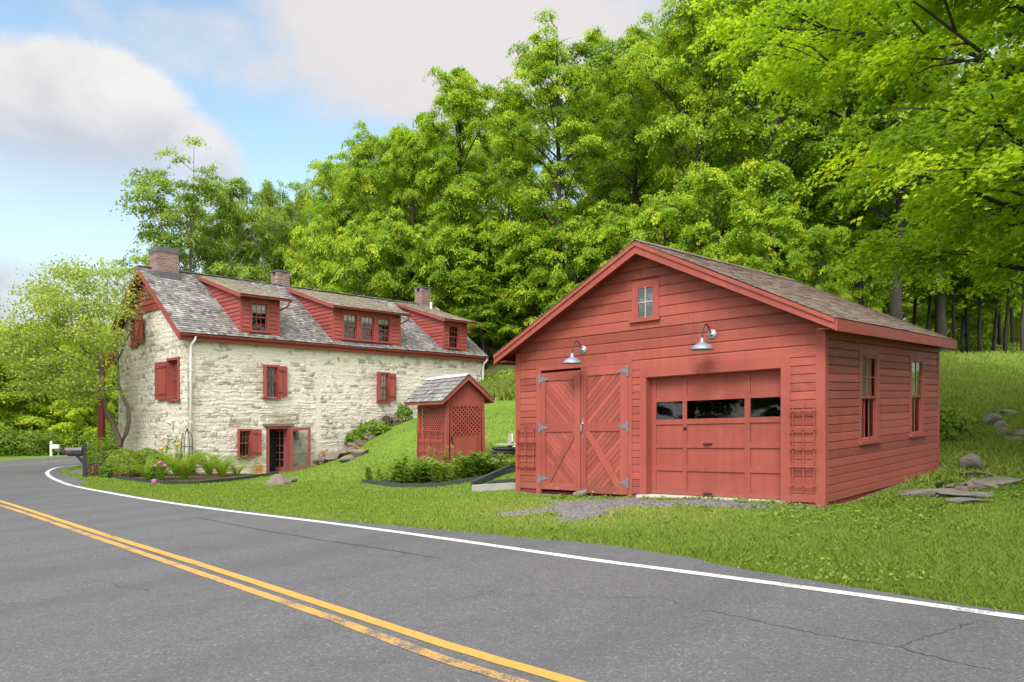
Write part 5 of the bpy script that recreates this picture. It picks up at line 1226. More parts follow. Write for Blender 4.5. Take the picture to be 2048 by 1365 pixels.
for px, Y, top, hw, lab in [(372, 47, 332, 125, 'sparse pale leaved tree showing its branches behind the wide chimney'), (512, 49, 350, 75, 'thin see-through tree behind the first dormer roof'), (578, 52, 362, 60, 'thin see-through tree left of the slim chimney'), (445, 56, 395, 70, 'low sparse tree between two taller airy ones behind the roof')]:
    tree_px('airy', px, Y, top, hw, lab, 'sparse trees behind the house', 'airy_tree')
for k, (px, Y, top, hw) in enumerate([(-60, 56, 640, 110), (20, 62, 690, 80), (70, 58, 680, 80), (140, 63, 660, 85), (205, 66, 640, 80), (-10, 74, 660, 100), (110, 78, 650, 100), (250, 74, 640, 90), (180, 54, 730, 60), (300, 70, 620, 80)]):
    tree_px('roadside', px, Y, top, hw, 'bright green tree beyond the bend of the road', 'trees beyond the road bend', 'roadside_tree')
for k, (px, Y, top, hw) in enumerate([(1700, 78, 540, 75), (1770, 72, 560, 70), (1830, 80, 550, 75), (1890, 74, 570, 70), (1945, 82, 560, 75), (2000, 76, 570, 70), (2055, 80, 550, 75), (2110, 74, 540, 75), (990, 76, 600, 70), (1050, 80, 590, 70)]):
    tree_px('roadside', px, Y, top, hw, 'low leafy tree far back behind the bare stems of the wood', 'low trees far back in the wood', 'forest_tree')
p = on_ground(2225, 16.2)
plant('nearmaple', 'maple_tree', p - A(0, 0, .1), 'near maple outside the right edge whose leafy boughs hang into the picture', 'tree', None, 1.0, 1.0, 2.2)

for x, y, kd_ in ((13.5, 9.5, 'mapleA'), (17.5, 3.5, 'mapleB'), (12.5, 4.5, 'mapleC'), (11.5, 0.5, 'mapleA')):  # unseen maples added to darken the garage side wall
    plant(kd_, 'maple_tree', (x, y, zg(x, y) - .1), 'added unseen maple beyond the right edge, shading the garage side wall', 'tree', 'added shading maples beyond the right edge', .95, .8, x)
for k, (x, y) in enumerate(((-37, 40), (-44, 50), (-36, 30), (-47, 38), (-33, 22), (-52, 28), (-46, 62), (-40, 14), (-58, 48), (-60, 66), (-70, 40), (-66, 22), (-50, 10))):
    plant('roadside', 'roadside_tree', (x, y, zg(x, y) - .1), 'bright tree across the road beyond the left edge', 'tree', 'bright trees beyond the left edge', 1.0 + .1 * (k % 3), .9 + .12 * (k % 4), k * 1.3)
for x, y, kd_ in ((-19, 5, 'mapleA'), (-24, 11, 'mapleC'), (-22, -2, 'mapleB'), (-29, 18, 'mapleC')):  # unseen maples added so the garage door glass reflects dark foliage
    plant(kd_, 'maple_tree', (x, y, zg(x, y) - .1), 'added unseen maple across the road, a dark reflection for the garage glass', 'tree', 'added reflection maples beyond the left edge', 1.0, .75, x)
for k, (px, Y, s_) in enumerate([(1870, 62, .7), (1935, 60, .5), (1990, 64, .8), (2050, 61, .6), (1800, 60, .8), (1905, 55, -.1), (1960, 57, .2), (2015, 54, -.1), (2040, 58, .3), (1840, 56, .1), (1760, 54, .4), (960, 48, 1.3), (1000, 50, 1.5), (1040, 49, 1.4)]):
    tree_px('youngmaple', px, Y, 640 - 45 * s_, 62 * s_, 'leafy young maple deep in the wood between bare stems', 'young maples deep in the wood', 'young_maple')
def leaf_cloud(parts, name, mat, parent, star=False):
    """parts: list of (C, N, size, aspect) joined into one leaf mesh"""
    return None
def shrub(name, c, rx, ry, rz, n, leaf, label, cat='shrub', group=None, mat=None, seed=1, aspect=.6, low=-.35, mean=.5, lump=.18, shell=.55, stems=5, second=None):
    rng = np.random.default_rng(seed); c = A(*c); root = empty(name, c, label, cat, group)
    v = norm_rows(rng.normal(size=(n, 3))); v[:, 2] = np.where(v[:, 2] < low, -v[:, 2] * .6, v[:, 2])
    r = (shell + (1 - shell) * rng.random(n) ** .5) * (1 + lump * (vnoise(v[:, 0] * 3 + seed, v[:, 1] * 3 + v[:, 2] * 4, seed) - .5) * 2)
    P = v * r[:, None] * A(rx, ry, rz) + A(0, 0, rz * .55) + c; Nn = v * A(1, 1, .7) + A(0, 0, .6) + .55 * rng.normal(size=(n, 3))
    V, Q = leaf_quads(P, Nn, leaf * rng.uniform(.6, 1.35, n), aspect, rng); g = (vnoise(v[:, 0] * 4 + 9, v[:, 2] * 4 + v[:, 1] * 3, seed + 2) * 9).astype(int)
    t = tints(n, 4, rng, mean, .12, .12, g)
    mb = MB()
    for k in range(stems):
        a = rng.uniform(0, 6.28); mb.tube([c + A(.06 * math.cos(a), .06 * math.sin(a), -.08), c + A(rx * .3 * math.cos(a), ry * .3 * math.sin(a), rz * .5), c + A(rx * .65 * math.cos(a), ry * .65 * math.sin(a), rz * 1.1)], [.018, .012, .005], 5)
    mb.build('stem', BARKL, root, True)
    if second:
        low_m = P[:, 2] < c[2] + second[0] * rz * 1.5; k4 = np.repeat(low_m, 4); 
        for msk, mm, nm in ((~low_m, mat or SHRUBL, 'foliage'), (low_m, second[1], 'dead_foliage')):
            k4 = np.repeat(msk, 4); m = msk.sum(); np_mesh(nm, V[k4], np.arange(4 * m).reshape(m, 4), mm, root, t[k4])
    else: np_mesh('foliage', V, Q, mat or SHRUBL, root, t)
    return root
def fern(c, h, nf, label, seed, group=None, mat=None):
    rng = np.random.default_rng(seed); c = A(*c); root = empty('fern', c, label, 'fern', group); mb = MB(); Cs = []; Ns = []; Ls = []; Td = []; Tn = []
    for k in range(nf):
        az = k * 2.399 + rng.normal(0, .25); hh = h * rng.uniform(.5, 1.05); out = hh * rng.uniform(.45, 1.5) * (1 if k % 3 else 1.1); d = A(math.cos(az), math.sin(az), 0); s_ = A(-d[1], d[0], 0)
        pts = [c + d * (.05 + out * t ** 1.5) + A(0, 0, hh * (1.35 * t - .5 * t ** 3 * (1 + out / hh * .55))) for t in np.linspace(0, 1, 9)]
        mb.tube(pts, [.008 * (1 - .8 * t) + .001 for t in np.linspace(0, 1, 9)], 4, cap=False)
        for j in range(30):
            t = .06 + .92 * j / 29; i = min(7, int(t * 8)); f = t * 8 - i; q = pts[i] * (1 - f) + pts[i + 1] * f; tang = unit(pts[i + 1] - pts[i]); l = hh * .115 * math.sin(math.pi * min(1, t * .9 + .1)) ** .8 + .015
            nn = np.cross(s_, tang)
            for sg in (-1, 1):
                dd = unit(s_ * sg + tang * .35 - A(0, 0, .12)); Cs.append(q + dd * l * .5); Ns.append(nn if nn[2] > 0 else -nn); Ls.append(l); Td.append(dd); Tn.append(k)
    Cs = np.array(Cs); V, Q = leaf_quads(Cs, np.array(Ns) + .12 * rng.normal(size=(len(Cs), 3)), np.array(Ls), .2, rng, .1, np.array(Td) * 6)
    np_mesh('frond', V, Q, mat or FERNL, root, tints(len(Cs), 4, rng, .5, .13, .06, np.array(Tn))); mb.build('stem', FERNL, root)
    return root
def stalks(name, c, rad, h, ns, label, seed, leafL=.13, aspect=.28, cat='plant', group=None, mat=None, per=30, spread=.35, mean=.5, flower=None):
    """clump of upright stems set with narrow leaves"""
    rng = np.random.default_rng(seed); c = A(*c); root = empty(name, c, label, cat, group); mb = MB(); Cs = []; Ns = []; Td = []; G = []; tops = []
    for k in range(ns):
        a = rng.uniform(0, 6.28); r = rad * math.sqrt(rng.random()); b = c + A(r * math.cos(a), r * math.sin(a), -.04); hh = h * rng.uniform(.65, 1.05); d = A(math.cos(a), math.sin(a), 0) * spread * hh * rng.uniform(.3, 1)
        pts = [b + d * t ** 1.6 + A(0, 0, hh * t) for t in np.linspace(0, 1, 5)]; mb.tube(pts, [.008, .007, .006, .005, .003], 4, cap=False); tops.append(pts[-1])
        for j in range(per):
            t = .15 + .85 * rng.random(); i = min(3, int(t * 4)); f = t * 4 - i; q = pts[i] * (1 - f) + pts[i + 1] * f; az = rng.uniform(0, 6.28); dd = A(math.cos(az), math.sin(az), rng.uniform(-.2, .6)); Cs.append(q + dd * leafL * .45); Td.append(unit(dd)); Ns.append(A(-dd[0] * .4, -dd[1] * .4, 1)); G.append(k)
    Cs = np.array(Cs); n = len(Cs); V, Q = leaf_quads(Cs, np.array(Ns) + .25 * rng.normal(size=(n, 3)), leafL * rng.uniform(.6, 1.3, n), aspect, rng, .15, np.array(Td) * 5)
    np_mesh('foliage', V, Q, mat or SHRUBL, root, tints(n, 4, rng, mean, .12, .12, np.array(G))); mb.build('stem', SHRUBL, root)
    if flower:
        col, nfl, fr_ = flower
        for k in range(nfl):
            q = tops[k % len(tops)] + A(0, 0, .02); m = 44; v = norm_rows(rng.normal(size=(m, 3))); V, Q = leaf_quads(q + v * fr_ * .6 * A(1, 1, .75), v, fr_, .9, rng, .1); np_mesh('flower', V, Q, col, root)
    return root
def gpt(px, py, dz=0.0):
    q = hit(px, py); return A(q[0], q[1], q[2] + dz)

def rock(name, c, rx, ry, rz, seed, mat, label, cat='rock', group=None, rot=0.0, flat=0.0, tilt=0.0):
    rng = np.random.default_rng(seed); bmv = []
    import bmesh
    bm = bmesh.new(); bmesh.ops.create_icosphere(bm, subdivisions=3, radius=1.0); V = np.array([v.co[:] for v in bm.verts]); Fc = [[v.index for v in f.verts] for f in bm.faces]; bm.free()
    for k in range(13 + int(flat * 4)):
        n = unit(rng.normal(size=3)); cth = rng.uniform(.34, .8); d = V @ n; V = V - np.maximum(d - cth, 0)[:, None] * n
    if flat: V[:, 2] = np.clip(V[:, 2], -flat, flat)
    V = V * (1 + .12 * (fbm(V[:, 0] * 2 + seed, V[:, 1] * 2 + V[:, 2] * 3, 3, seed) - .5)[:, None]); V = V / np.abs(V).max(0) * A(rx, ry, rz)
    ct, st = math.cos(tilt), math.sin(tilt); V = np.stack([V[:, 0] * ct + V[:, 2] * st, V[:, 1], -V[:, 0] * st + V[:, 2] * ct], 1)
    cr_, sr = math.cos(rot), math.sin(rot); V = np.stack([V[:, 0] * cr_ - V[:, 1] * sr, V[:, 0] * sr + V[:, 1] * cr_, V[:, 2]], 1) + A(*c)
    o = np_mesh(name, V, np.array(Fc), mat, None); return tag(o, label, cat, group)

# ------------------------------------------------------------------ fruit tree before the gable
def fruit_tree():
    Y = 28.4; b = at(240, 925, Y); b[2] = zg(b[0], Y) - .1; root = empty('fruit_tree', b, 'small forked fruit tree with a wide airy crown leaning from the stone gable', 'tree'); rng = np.random.default_rng(5); mb = MB()
    P = lambda px, py, dy=0: at(px, py, Y + dy)
    stems = [([b, P(239, 880), P(226, 850), P(214, 826, -.1), P(206, 790, -.3), P(203, 740, -.4), P(190, 680, -.3), P(172, 610, -.2), P(160, 545)], [.17, .14, .11, .10, .09, .075, .055, .035, .012]),
             ([P(240, 893), P(252, 868), P(258, 842, .1), P(256, 815), P(246, 795), P(236, 765, -.1), P(236, 715, -.2), P(232, 660), P(246, 590), P(250, 545)], [.14, .115, .10, .09, .08, .065, .05, .035, .02, .01]),
             ([P(207, 800, -.3), P(185, 790, -.5), P(160, 775, -.8), P(120, 745, -1), P(70, 700, -1.2), P(20, 650, -1.2)], [.06, .05, .045, .035, .022, .01]),
             ([P(240, 780, -.1), P(215, 778, -.4), P(170, 782, -.9), P(150, 790, -1.2)], [.05, .04, .03, .015]),
             ([P(203, 745, -.4), P(160, 690, -.6), P(110, 640, -.8), P(60, 600, -.8)], [.06, .045, .03, .01]),
             ([P(205, 770, -.4), P(150, 720, .6), P(100, 690, 1.4), P(60, 690, 2)], [.06, .045, .03, .01]),
             ([P(236, 720, -.2), P(262, 660, -.6), P(290, 600, -1), P(300, 570, -1)], [.045, .03, .018, .006]),
             ([P(190, 680, -.3), P(215, 620, .3), P(215, 560, .6)], [.04, .025, .008]), ([P(190, 690, -.3), P(130, 600, .5), P(110, 550, .8)], [.04, .025, .008])]
    nodes = []
    for pts, r in stems: mb.tube(pts, [q_ * .78 for q_ in r], 8); nodes += [(pts[i] + (pts[i + 1] - pts[i]) * f, r[i]) for i in range(len(pts) - 1) if r[i] < .11 for f in (0, .33, .66)]
    NP = np.array([n[0] for n in nodes]); C = []
    for k in range(215):
        while True:
            v = rng.uniform(-1, 1, 3); 
            if .15 < (v ** 2).sum() < 1: break
        c = P(158 + v[0] * 165, 668 + v[2] * 150 - 22 * (v[0] > .3) + 40 * abs(v[0]) ** 2, v[1] * 2.5 - .6)
        if np.dot(c - HOU.O, HOU.U) > -.5: continue
        pxc = c[0] / c[1] * F + 1024
        if pxc > 250 or (pxc > 222 and c[2] > 3.0 and rng.random() < .8): continue
        j = np.argmin(((NP - c) ** 2).sum(1) + .5 * rng.random(len(NP))); q = NP[j]; m_ = (q + c) / 2 + A(0, 0, .12 * np.linalg.norm(c - q)); mb.tube([q, m_, c], [.016, .010, .004], 4, cap=False); C.append(c)
        if np.linalg.norm(c - q) > .6: C.append(m_)
    C = np.array(C); n = len(C); cnt = rng.integers(40, 85, n); g = np.repeat(np.arange(n), cnt); m = len(g); off = rng.normal(size=(m, 3)) * A(.3, .3, .13); Pp = C[g] + off
    V, Q = leaf_quads(Pp, off * .8 + A(0, 0, .6) + .6 * rng.normal(size=(m, 3)), .115 * rng.uniform(.7, 1.3, m), .62, rng); np_mesh('crown', V, Q, FRUITL, root, tints(m, 4, rng, .5, .14, .12, g)); mb.build('trunk', BARKL, root, True)
fruit_tree()

# ------------------------------------------------------------------ beds and plants
def edging(px, name_label, h=.125, w=.045, mat=EDGING, lift=0.0):
    mb = MB(); P = [gpt(*q) for q in px]; root = P[len(P) // 2]; e = empty('bed_edging', root, name_label, 'edging')
    for a, b in zip(P[:-1], P[1:]):
        n = max(1, int(np.linalg.norm(b - a) / .9))
        for k in range(n):
            s = a + (b - a) * k / n; t = a + (b - a) * (k + 1) / n; s = A(s[0], s[1], zg(s[0], s[1]) + h / 2 - .03 + lift); t = A(t[0], t[1], zg(t[0], t[1]) + h / 2 - .03 + lift); mb.tint = random.random(); mb.bar(s, t + (t - s) * .004, w, h, m=0)
    mb.build('timber', mat, e); return e
edging([(212, 956), (262, 962), (330, 970), (400, 969), (470, 962), (556, 949)], 'dark timber edging along the fern bed before the stone house')
edging([(725, 967), (800, 975), (865, 976), (935, 967), (1000, 952), (1030, 945)], 'curved dark timber edging of the peony bed before the lattice shed')
def bed(px, label):
    P = [gpt(*q) for q in px]; V = []; 
    c = sum(P) / len(P); mb = MB(); ring = []
    for k in range(len(P)):
        a, b = P[k], P[(k + 1) % len(P)]
        for f in np.linspace(0, 1, 6, endpoint=False): q = a + (b - a) * f; ring.append(q)
    i0 = mb.vert((c[0], c[1], zg(c[0], c[1]) + .05)); prev = None; rings = []
    for s in (.33, .66, 1.0): rings.append([mb.vert((c[0] + (q[0] - c[0]) * s, c[1] + (q[1] - c[1]) * s, zg(c[0] + (q[0] - c[0]) * s, c[1] + (q[1] - c[1]) * s) + (.045 if s < 1 else .02))) for q in ring])
    n = len(ring)
    for k in range(n):
        mb.face((i0, rings[0][k], rings[0][(k + 1) % n]))
        for a, b in zip(rings[:-1], rings[1:]): mb.face((a[k], b[k], b[(k + 1) % n], a[(k + 1) % n]))
    o = mb.build('bed_soil', SOIL, None, True); tag(o, None, None, None, 'structure')
bed([(215, 954), (262, 960), (330, 968), (400, 967), (470, 960), (550, 948), (450, 944), (360, 944), (250, 940)], '')
bed([(730, 965), (800, 972), (865, 973), (935, 964), (1000, 950), (1028, 938), (960, 944), (880, 950), (800, 958)], '')

shrub('evergreen_shrub', gpt(206, 953), .66, .62, .86, 11000, .055, 'tall clipped evergreen with brown bare lower foliage behind the black mailbox', mat=BOXL, seed=3, second=(.38, BROWNL), low=-.75, lump=.1, shell=.75)
shrub('evergreen_shrub', gpt(240, 957) + A(0, .3, 0), .58, .56, .6, 9000, .05, 'rounded clipped evergreen nearest the tall brown-legged one', group='rounded evergreens', mat=BOXL, seed=4, second=(.2, BROWNL), low=-.6, lump=.05, shell=.9, mean=.6)
shrub('evergreen_shrub', gpt(278, 956) + A(0, .5, 0), .58, .56, .6, 9000, .05, 'rounded clipped evergreen half hidden behind the first fern', group='rounded evergreens', mat=BOXL, seed=5, second=(.2, BROWNL), low=-.6, lump=.05, shell=.9, mean=.6)
shrub('small_shrub', gpt(216, 957), .26, .26, .34, 700, .08, 'small dark leafy shrub at the foot of the tall clipped evergreen', mat=SHRUBL, seed=6, mean=.35)
fern(gpt(290, 962) + A(0, .1, 0), 1.0, 22, 'fern left of the pink peony', 1, 'ferns in the house bed'); fern(gpt(368, 962), 1.25, 30, 'largest fern spreading over the bed edging under the downspout', 2, 'ferns in the house bed')
fern(gpt(440, 957) + A(0, .15, 0), 1.2, 26, 'upright fern just left of the lower window', 3, 'ferns in the house bed'); fern(gpt(338, 955) + A(0, .5, 0), 1.15, 24, 'fern behind the pink peony', 4, 'ferns in the house bed')
fern(gpt(405, 955) + A(0, .5, 0), 1.1, 24, 'fern between the largest one and the upright one', 5, 'ferns in the house bed')
fern(gpt(320, 962), .8, 22, 'low fern at the bed edging right of the fallen bloom', 6, 'ferns in the house bed'); fern(gpt(470, 954) + A(0, .1, 0), .6, 18, 'small fern under the lower window', 7, 'ferns in the house bed')
stalks('peony', gpt(312, 966) + A(0, -.02, 0), .22, .62, 9, 'peony with two pink blooms among the ferns', 8, .14, .4, mean=.35, flower=(PINK, 3, .085))
stalks('peony', gpt(306, 972), .07, .16, 3, 'fallen pink peony bloom beside the bed edging', 9, .08, .4, mean=.4, per=6, flower=(PINK, 1, .1))
stalks('yellow_lily', at(345, 925, 24.2) * A(1, 1, 0) + A(0, 0, zg(xat(345, 24.2), 24.2)), .16, 1.12, 7, 'tall plant with yellow flowers against the gable wall', 10, .16, .3, mat=FRUITL, flower=(YELLOWF, 4, .09))
q = A(xat(322, 25.6), 25.6, zg(xat(322, 25.6), 25.6)); stalks('rose_bush', q, .1, 1.75, 5, 'thin leafy rose trained against the gable wall', 11, .12, .55, spread=.42, per=46, mean=.35)
stalks('bed_plant', A(xat(380, 24.6), 24.6, zg(xat(380, 24.6), 24.6)), .22, 1.0, 9, 'leafy green plant below the iron garden arch', 12, .14, .4, mean=.55)
def obelisk():
    q = A(xat(374, 24.9), 24.9, zg(xat(374, 24.9), 24.9)); root = empty('garden_obelisk', q, 'black iron plant support with a rounded top at the house corner', 'plant support'); mb = MB(); 
    for k in range(4):
        a = math.pi / 4 + k * math.pi / 2; r = .19; mb.tube([q + A(r * math.cos(a), r * math.sin(a), -.1), q + A(r * math.cos(a), r * math.sin(a), 1.22), q + A(r * .8 * math.cos(a), r * .8 * math.sin(a), 1.4), q + A(r * .4 * math.cos(a), r * .4 * math.sin(a), 1.5), q + A(0, 0, 1.53)], .011, 6)
    for z in (.5, 1.0): 
        mb.tube([q + A(.19 * math.cos(t), .19 * math.sin(t), z) for t in np.linspace(0, 2 * math.pi, 17)], .008, 5)
    mb.build('frame', IRON, root); mb = MB(); mb.lathe(q + A(0, 0, 1.52), (0, 0, 1), [(0, 0), (.03, .02), (.036, .05), (.02, .08), (.008, .1), (0, .14)], 10); mb.build('finial', IRON, root)
obelisk()
stalks('peony', gpt(824, 968), .38, .66, 22, 'big dark leaved peony at the middle of the shed bed', 21, .23, .38, mean=.45, per=40); stalks('peony', gpt(950, 958) + A(0, .2, 0), .3, .64, 18, 'drooping peony before the shed door', 22, .23, .36, mean=.42, per=38, spread=.5)
stalks('bed_plant', gpt(895, 966) + A(0, .1, 0), .34, .56, 22, 'bright green bushy plant before the shed corner', 23, .15, .45, mean=.7, per=40)
stalks('lily', gpt(746, 966), .14, .5, 10, 'small upright lily at the left tip of the shed bed', 24, .12, .28, mean=.55, per=26); stalks('lily', gpt(775, 968), .16, .4, 10, 'small lily between the left tip and the big peony', 25, .11, .28, mean=.5)
stalks('lily', gpt(858, 962) + A(0, .5, 0), .07, .82, 4, 'tall lily stems left against the shed side', 26, .12, .26, mean=.62, per=40, spread=.12); stalks('lily', gpt(888, 960) + A(0, .35, 0), .09, .85, 5, 'tall lily stems before the shed corner post', 27, .13, .26, mean=.62, per=40, spread=.12)
stalks('lily', gpt(912, 958) + A(0, .25, 0), .06, .78, 3, 'tall lily stems at the left of the shed door', 28, .12, .26, mean=.62, per=40, spread=.12); stalks('daylily', gpt(1016, 942) + A(0, .15, 0), .2, .42, 10, 'yellow green daylily clump beside the garage corner', 29, .2, .16, mean=.85)
stalks('daylily', gpt(985, 946) + A(0, .2, 0), .1, .3, 6, 'small daylily clump right of the shed', 30, .18, .16, mean=.7)
def wallpt(u, off, dz=0.0): q = HOU.p(u, -off, 0); return A(q[0], q[1], zg(q[0], q[1]) + dz)
shrub('leafy_bush', wallpt(6.35, .7), .42, .4, .5, 800, .14, 'upright leafy bush at the left above the stone heap', mat=SHRUBL, seed=31, aspect=.42, group='bushes along the house wall'); shrub('leafy_bush', wallpt(7.25, .75), .72, .5, .42, 1500, .14, 'wide bright green bush on the bank below the second window', mat=SHRUBL, seed=32, aspect=.42, mean=.65, group='bushes along the house wall')
shrub('leafy_bush', wallpt(8.75, .8), .36, .36, .5, 700, .15, 'small dark bush on the bank beside the dormant stems', mat=SHRUBL, seed=33, aspect=.4, group='bushes along the house wall'); stalks('daylily', wallpt(6.1, 1.0), .22, .3, 9, 'pale yellow green grassy clump on the stone heap', 34, .24, .12, mean=.95); stalks('daylily', wallpt(5.3, .6), .25, .42, 8, 'thin straggling plant at the foot of the wall seam', 35, .12, .3, mean=.5)
shrub('dry_stems', wallpt(8.1, .75), .6, .35, .36, 900, .1, 'brown dry bush on the bank between two green ones', mat=BROWNL, seed=36, aspect=.12)
def seedhead():
    q = wallpt(5.75, .6); root = empty('seed_head', q, 'dried round seed head on a leaning stalk before the wall', 'dried flower'); t = q + A(-.35, -.1, 1.35); mb = MB(); mb.tube([q - A(0, 0, .1), q + A(-.1, 0, .6), t], .012, 6); mb.build('stalk', BARKL, root); mb = MB(); mb.lathe(t - A(0, 0, .1), (0, 0, 1), [(0, 0), (.07, .03), (.1, .1), (.07, .17), (0, .2)], 12); mb.build('head', OLDWOOD, root, True)
seedhead()
def bin_():
    u, z = uz(HOU, 777, 842, -.35); c = HOU.p(u, -.35, z); root = empty('metal_pail', c, 'galvanised pail lying on its side against the wall on the bank', 'pail'); ax = unit(A(-.25, -.95, .1)); mb = MB(); mb.lathe(c - ax * .2, ax, [(0, 0), (.15, 0), (.19, .38), (.205, .39), (.205, .41), (.185, .41), (.145, .03), (0, .03)], 24); mb.build('body', GREYMET, root, True)
    mb = MB(); mb.tube([c + ax * .2 + A(.2 * math.cos(t), .02, .2 * math.sin(t)) for t in np.linspace(0, math.pi, 9)], .008, 5); mb.build('handle', IRON, root)
    rock('stone', wallpt(8.6, .35, .02), .25, .2, .16, 77, ROCK, 'grey stone propping the pail on the bank', 'stone')
bin_()
rs = random.Random(5)
for k in range(30):
    t = rs.random(); u = 4.75 + 2.3 * t; off = rs.uniform(.45, 1.15); q = wallpt(u, off, .05 + .16 * rs.random() * (1 - t * .5))
    s = rs.uniform(.12, .3); rock('ledge_stone', q, s * 1.5, s, s * rs.uniform(.4, .6), 100 + k, ROCKBR, 'brown ledge stone in the heap at the foot of the house wall', 'stone', 'brown stones heaped by the house wall', rs.uniform(0, 3), .6, rs.uniform(-.25, .25))
rock('ledge_stone', gpt(720, 912) + A(0, 0, .1), .55, .25, .17, 140, ROCKBR, 'long flat brown stone ending the heap on the lawn slope', 'stone', None, .6, .6)
rock('ledge_stone', gpt(690, 925) + A(0, 0, .08), .4, .25, .14, 141, ROCKBR, 'flat brown stone next to the end of the heap', 'stone', None, .9, .6)
def wedge():
    q = gpt(553, 972) + A(0, .15, 0); mb = MB(); fr = Frame(q, (1, .25, 0), (-.25, 1, 0))
    b = [(-.42, -.12, -.06), (.2, -.2, -.06), (.46, .1, -.06), (.3, .4, -.06), (-.25, .3, -.06)]; m_ = [(-.36, -.08, .06), (.17, -.16, .1), (.4, .1, .06), (.26, .36, .1), (-.2, .28, .1)]; t = [(-.2, .04, .25), (.08, -.02, .27), (.2, .12, .22), (.12, .22, .3), (-.08, .2, .33)]
    L = [[mb.vert(fr.p(x * .95, y, z * .95)) for x, y, z in r] for r in (b, m_, t)]
    for r0, r1 in zip(L[:-1], L[1:]):
        for k in range(5): mb.face((r0[k], r0[(k + 1) % 5], r1[(k + 1) % 5], r1[k]))
    mb.face(L[2]); tag(mb.build('lawn_rock', ROCKBR), 'brown wedge shaped rock lying on the lawn before the open door', 'rock')
wedge()
rock('lawn_rock', gpt(585, 966) + A(0, .1, .05), .13, .08, .09, 151, ROCK, 'small grey stone on the lawn right of the wedge shaped rock', 'rock', None, .5)
# timber frame, tyres, stake left of the garage
def timber_frame():
    a, b = gpt(944, 983), gpt(1033, 979); c, d = gpt(945, 976), gpt(1036, 938); e = gpt(1036, 966)
    root = empty('raised_bed', (a + b) / 2, 'grey timber frame of a small bed beside the garage corner', 'bed frame'); L = lambda q, h: A(q[0], q[1], zg(q[0], q[1]) + h)
    mb = MB(); mb.bar(L(a, .05), L(b, .05), .13, .16); mb.build('front_beam', m_simple('pale_silvered_timber', (.3, .29, .265), .85, .15, 0, .25, 8, .5), root)
    mb = MB(); mb.bar(L(c, .06), L(d, .10), .09, .13); mb.build('side_beam', EDGING, root); mb = MB(); mb.bar(L(gpt(975, 970), .03), L(e, .05), .07, .09); mb.build('side_beam', EDGING, root)
timber_frame()
def tyres():
    q = gpt(1006, 915); root = empty('tyre_stack', q, 'black rubber rings stacked on the slope between shed and garage', 'tyres')
    for k in range(3):
        mb = MB(); c = q + A(.02 * k, 0, .04 + .085 * k); mb.lathe(c, (0, 0, 1), [(.22, -.04), (.30, -.035), (.33, 0), (.30, .035), (.22, .04), (.2, 0), (.22, -.04)], 24); mb.build('ring', RUBBER, root, True)
    mb = MB(); mb.lathe(q + A(.04, 0, .29), (0, 0, 1), [(0, 0), (.29, 0), (.3, .03), (0, .045)], 24); mb.build('lid', OLDWOOD, root)
tyres()
def stake():
    q = gpt(1019, 912) + A(0, .15, 0); root = empty('stake', q, 'pale weathered stake standing behind the stacked rubber rings', 'stake'); mb = MB(); mb.box(Frame(q, (1, .2, 0), (-.2, 1, 0)), -.04, .04, -.04, .04, -.1, .56); mb.build('post', OLDWOOD, root); mb = MB(); mb.box(Frame(q, (1, .2, 0), (-.2, 1, 0)), .041, .085, -.02, .02, .36, .56); mb.build('cleat', WHITEP, root)
    mb = MB(); mb.lathe(q + A(.17, .1, .22), unit(A(.1, -1, .2)), [(0, 0), (.085, .005), (.085, .025), (.05, .03), (0, .03)], 16); mb.build('cap', WHITEP, root)
stake()
rock('flat_stone', gpt(988, 930) + A(0, 0, .06), .42, .22, .1, 160, FLAG, 'flat grey stone in front of the stacked rubber rings', 'stone', None, .2, .6)
rock('doorstep_stone', GAR.p(1.75, -.1, .0), .2, .12, .07, 161, FLAG, 'small pale stone under the meeting of the plank doors', 'stone', None, 2.4, .6)

# rocks and flagstones right of the garage
rock('boulder', gpt(1952, 948) + A(0, .2, .2), .33, .27, .3, 201, ROCK, 'dark mossy boulder standing alone behind the flagstones', 'rock', None, .5)
for k, (px, py, rx, rz_, lab, fl, mt) in enumerate([(1985, 855, .27, .22, 'pale rounded rock left in the group on the slope', 0, FLAG), (2008, 862, .26, .15, 'pale low rock beside the rounded one on the slope', 0, FLAG), (2022, 832, .34, .11, 'flat rock with a hollow at the top of the group on the slope', .5, ROCK), (2016, 878, .16, .18, 'dark pointed rock under the pale ones on the slope', 0, ROCK), (2034, 888, .22, .1, 'low grey rock right of the dark pointed one', .4, ROCK), (2052, 880, .2, .16, 'grey rock cut by the right edge of the slope', 0, FLAG)]):
    rock('slope_rock', gpt(px, py) + A(0, .15, rz_ * .55), rx * 1.15, rx * .85, rz_ * 1.15, 210 + k, mt, lab, 'rock', 'rocks on the slope', k * .7, fl)
for k, (px, py, rx, ry, rz_, rot, tl, lab) in enumerate([(2005, 972, .55, .38, .05, .1, -.1, 'largest smooth flagstone, propped up at the right edge'), (1868, 994, .62, .22, .06, .05, -.04, 'long flagstone nearest the garage wall'), (1945, 1000, .48, .2, .05, .1, .02, 'flagstone lying in front of the propped large one'), (1948, 1010, .36, .14, .035, .2, 0, 'thin flagstone sunk in the lawn edge'), (1968, 958, .36, .2, .05, .3, .05, 'flagstone behind the largest one')]):
    rock('flagstone', gpt(px, py) + A(0, .1, .05), rx * 1.25, ry * 1.3, rz_ * 1.3, 230 + k, FLAG, lab, 'flagstone', 'flagstones beside the garage', rot, .7, tl)
